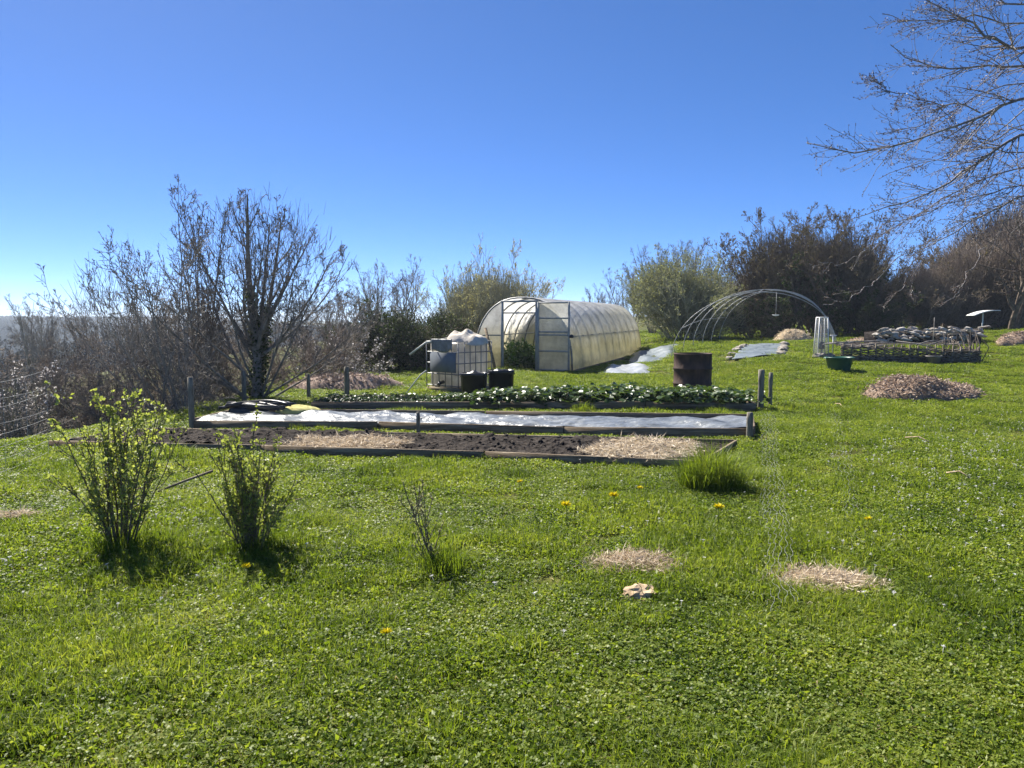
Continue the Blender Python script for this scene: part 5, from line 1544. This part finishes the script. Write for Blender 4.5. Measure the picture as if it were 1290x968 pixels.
def instancer(name, pts, idx, rot, scl, meshes, label, cat):
    coll = bpy.data.collections.new(name + '_source')      # not linked to the scene
    for i, me in enumerate(meshes):
        ob = bpy.data.objects.new('%s_%02d' % (me.name, i), me); coll.objects.link(ob)
    me = bpy.data.meshes.new(name); n = len(pts)
    me.vertices.add(n); me.vertices.foreach_set('co', np.asarray(pts, np.float32).ravel())
    a = me.attributes.new('idx', 'INT', 'POINT'); a.data.foreach_set('value', np.asarray(idx, np.int32))
    a = me.attributes.new('rot', 'FLOAT_VECTOR', 'POINT'); a.data.foreach_set('vector', np.asarray(rot, np.float32).ravel())
    a = me.attributes.new('scl', 'FLOAT_VECTOR', 'POINT'); a.data.foreach_set('vector', np.asarray(scl, np.float32).ravel())
    o = bpy.data.objects.new(name, me); C.objects.link(o)
    ng = bpy.data.node_groups.new(name + '_nodes', 'GeometryNodeTree')
    ng.interface.new_socket('Geometry', in_out='INPUT', socket_type='NodeSocketGeometry')
    ng.interface.new_socket('Geometry', in_out='OUTPUT', socket_type='NodeSocketGeometry')
    N = ng.nodes; L = ng.links.new
    gi = N.new('NodeGroupInput'); go = N.new('NodeGroupOutput')
    ip = N.new('GeometryNodeInstanceOnPoints'); ci = N.new('GeometryNodeCollectionInfo')
    ci.inputs['Collection'].default_value = coll; ci.inputs['Separate Children'].default_value = True; ci.inputs['Reset Children'].default_value = True
    def attr(nm, ty):
        q = N.new('GeometryNodeInputNamedAttribute'); q.data_type = ty; q.inputs['Name'].default_value = nm
        return q.outputs['Attribute']
    L(gi.outputs[0], ip.inputs['Points']); L(ci.outputs[0], ip.inputs['Instance'])
    ip.inputs['Pick Instance'].default_value = True
    L(attr('idx', 'INT'), ip.inputs['Instance Index']); L(attr('rot', 'FLOAT_VECTOR'), ip.inputs['Rotation']); L(attr('scl', 'FLOAT_VECTOR'), ip.inputs['Scale'])
    L(ip.outputs[0], go.inputs[0])
    md = o.modifiers.new('scatter', 'NODES'); md.node_group = ng
    return tag(o, label, cat, kind='stuff')

def clear_of(x, y):
    k = np.ones(len(x), bool)
    for poly in NOGRASS:
        q = np.asarray(poly)[:, :2]
        box = (x > q[:, 0].min()) & (x < q[:, 0].max()) & (y > q[:, 1].min()) & (y < q[:, 1].max())
        if box.any():
            i = np.where(box)[0]; k[i[in_poly(x[i], y[i], poly)]] = False
    return k

def turf():
    rng = R_(501)
    kinds = ['clover', 'clover', 'clover', 'mixed', 'mixed', 'mixed', 'grass', 'grass', 'grass', 'long', 'long']
    meshes = [patch(k, rng) for k in kinds]
    X = []; Y = []; S = []
    for y0, y1, dens, sc in ((1.9, 4.5, 150, .9), (4.5, 8, 95, 1.0), (8, 14, 50, 1.15), (14, 22, 24, 1.5), (22, 34, 10, 2.1), (34, 60, 3.2, 3.2)):
        xl, xr = -(.70 * y1 + 3.5), .70 * y1 + 3.5
        n = int((xr - xl) * (y1 - y0) * dens)
        x = rng.uniform(xl, xr, n); y = rng.uniform(y0, y1, n)
        k = (np.abs(x) < .70 * y + 3.5) & (x > edge_x(y) - 1.8)
        X.append(x[k]); Y.append(y[k]); S.append(np.full(k.sum(), sc))
    x, y, s = map(np.concatenate, (X, Y, S))
    k = clear_of(x, y) & ((fbm(x * .75, y * .75, 131) > .33) | (rng.random(len(x)) < .45)); x, y, s = x[k], y[k], s[k]
    a = fbm(x * .9, y * .9, 71); b = fbm(x * .35 + 7, y * .35, 75) + .9 * (rng.random(len(x)) - .5)
    cls = np.where(a + .5 * (rng.random(len(x)) - .5) > .6, 2, np.where(b > .5, 0, 1))
    lng = (fbm(x * 1.3, y * 1.3, 83) > .72) & (rng.random(len(x)) < .35)
    near = y < 6
    lng &= ~(near & (rng.random(len(x)) < .75))
    # rough grass along the beds and the left rim
    rim = (x < edge_x(y) + .5); bedz = (y > 10.0) & (y < 14.8) & (x > -5.5) & (x < 3.2) & (rng.random(len(x)) < .6)
    lng |= rim | bedz
    base = np.array([0, 3, 6])[cls]
    idx = base + rng.integers(0, 3, len(x)); idx = np.where(lng, rng.integers(9, 11, len(x)), idx)
    z = terr(x, y)
    rot = np.stack([rng.normal(size=len(x)) * .06, rng.normal(size=len(x)) * .06, rng.uniform(0, 6.28, len(x))], 1)
    sz = s * rng.uniform(.75, 1.25, len(x)) * (1 + .35 * (fbm(x * .6, y * .6, 91) - .5))
    hz_ = np.minimum(sz, .8 + .22 * sz) * (.45 + 1.1 * fbm(x * 1.7, y * 1.7, 95))
    # ranker growth left standing along the boards of the beds
    for (ea, eb) in BOARD_EDGES:
        L_ = float(np.linalg.norm((eb - ea)[:2])); n = int(L_ * 9)
        t_ = rng.random(n); k_ = vnoise(t_ * L_ * 1.3, t_ * 0 + ea[1], 17) > .42; t_ = t_[k_]; n = len(t_)
        bx_ = ea[0] + (eb[0] - ea[0]) * t_; by_ = ea[1] + (eb[1] - ea[1]) * t_ - rng.uniform(.07, .22, n)
        x = np.r_[x, bx_]; y = np.r_[y, by_]; z = np.r_[z, terr(bx_, by_)]; idx = np.r_[idx, rng.integers(9, 11, n)]
        rot = np.r_[rot, np.c_[rng.normal(size=(n, 2)) * .08, rng.uniform(0, 6.28, n)]]
        s_ = rng.uniform(.45, .85, n); sz = np.r_[sz, s_]; hz_ = np.r_[hz_, s_ * rng.uniform(.7, 1.5, n)]
    instancer('grass', np.stack([x, y, z], 1), idx, rot, np.stack([sz, sz, hz_], 1), meshes, 'bright green mown grass and clover covering the ground', 'grass')
    print('turf instances', len(x))
    # daisies: small white heads
    dm = []
    for q in range(2):
        m = MB(); n = 11; az = np.arange(n) / n * 6.28
        d = np.stack([np.cos(az), np.sin(az), np.full(n, .25)], 1)
        v, f, r = leaf_quads(np.tile([[0, 0, .055]], (n, 1)), .013, .006, rng, dirs=unit(d)); m.add(v, f, r, 0)
        m.tube([(0, 0, 0), (0, 0, .055)], .0012, 3, rnd=.5)
        dm.append(m.mesh('daisy_head', ['daisy']))
    Px, Py = [], []
    for (cx, cy, sx, sy, n) in ((1225, 560, 60, 35, 240), (1150, 585, 70, 45, 130), (1000, 640, 160, 60, 60), (1180, 700, 80, 50, 40), (235, 650, 25, 14, 40), (30, 720, 25, 10, 16), (80, 655, 60, 25, 26), (600, 640, 250, 40, 24), (1250, 640, 40, 60, 40), (1010, 485, 30, 8, 16), (430, 740, 300, 60, 26)):
        for k in range(n):
            p = gp(rng.normal(cx, sx), max(470, rng.normal(cy, sy)))
            Px.append(p[0]); Py.append(p[1])
    Px, Py = np.array(Px), np.array(Py)
    kk = clear_of(Px, Py) & (Px > edge_x(Py)) & (Py > 2.2); Px, Py = Px[kk], Py[kk]; n = len(Px)
    sc = rng.uniform(.7, 1.25, n)
    instancer('daisies', np.stack([Px, Py, terr(Px, Py) + .01], 1), rng.integers(0, 2, n), np.stack([rng.normal(size=n) * .25, rng.normal(size=n) * .25, rng.uniform(0, 6, n)], 1), np.stack([sc] * 3, 1), dm, 'small white daisies dotted over the lawn', 'flowers')
turf()

# ------------------------------------------------------------------ far wood on the ridge across the valley
def far_wood():
    rng = R_(511); ms = []
    for k in range(3):
        p, d, el = fan(7, 38, rng, .3)
        lv = grow(p, d, 7 * rng.uniform(.8, 1.1, 7), np.full(7, .12), [dict(K=5, wander=.1, trop=.04), dict(K=4, n=9, ratio=.45, t0=.2), dict(K=3, n=6, ratio=.5)], rng, .035)
        m = MB(); add_branches(m, lv[0], 4); add_branches(m, lv[1], 3); add_branches(m, lv[2], 3)
        v, f, r = leaf_quads(twig_points(lv[2], 500, rng), .7, .35, rng); m.add(v, f, r)
        ms.append(m.mesh('far_wood_tree', 'far_twig'))
    n = 9000
    x = rng.uniform(-760, 40, n); y = rng.uniform(70, 980, n)
    k = (edge_x(y) - x > 60) & (x < -.16 * y); x, y = x[k], y[k]; n = len(x)
    s = rng.uniform(.7, 1.25, n)
    instancer('distant_wood', np.stack([x, y, terr(x, y) - .3], 1), rng.integers(0, 3, n), np.stack([np.zeros(n), np.zeros(n), rng.uniform(0, 6, n)], 1), np.stack([s] * 3, 1), ms, 'distant bare wood on the ridge across the valley at the left', 'wood')
    print('far wood', n)
far_wood()

# ------------------------------------------------------------------ the air: thin haze round the whole place
def haze():
    m, nt = nodes_of('haze')
    out = nt.nodes.new('ShaderNodeOutputMaterial'); pv = nt.nodes.new('ShaderNodeVolumePrincipled')
    pv.inputs['Color'].default_value = (.74, .86, 1.0, 1); pv.inputs['Density'].default_value = .0005; pv.inputs['Anisotropy'].default_value = .3
    nt.links.new(pv.outputs[0], out.inputs['Volume']); MAT['haze'] = m
    v = [(x, y, z) for z in (-24, 9.5) for x, y in ((-1400, -120), (1400, -120), (1400, 2400), (-1400, 2400))]
    f = [[3, 2, 1, 0], [4, 5, 6, 7], [0, 1, 5, 4], [1, 2, 6, 5], [2, 3, 7, 6], [3, 0, 4, 7]]
    tag(MB().add(v, f).build('haze', 'haze'), 'thin pale haze in the air over the whole garden', 'haze', kind='stuff')
haze()
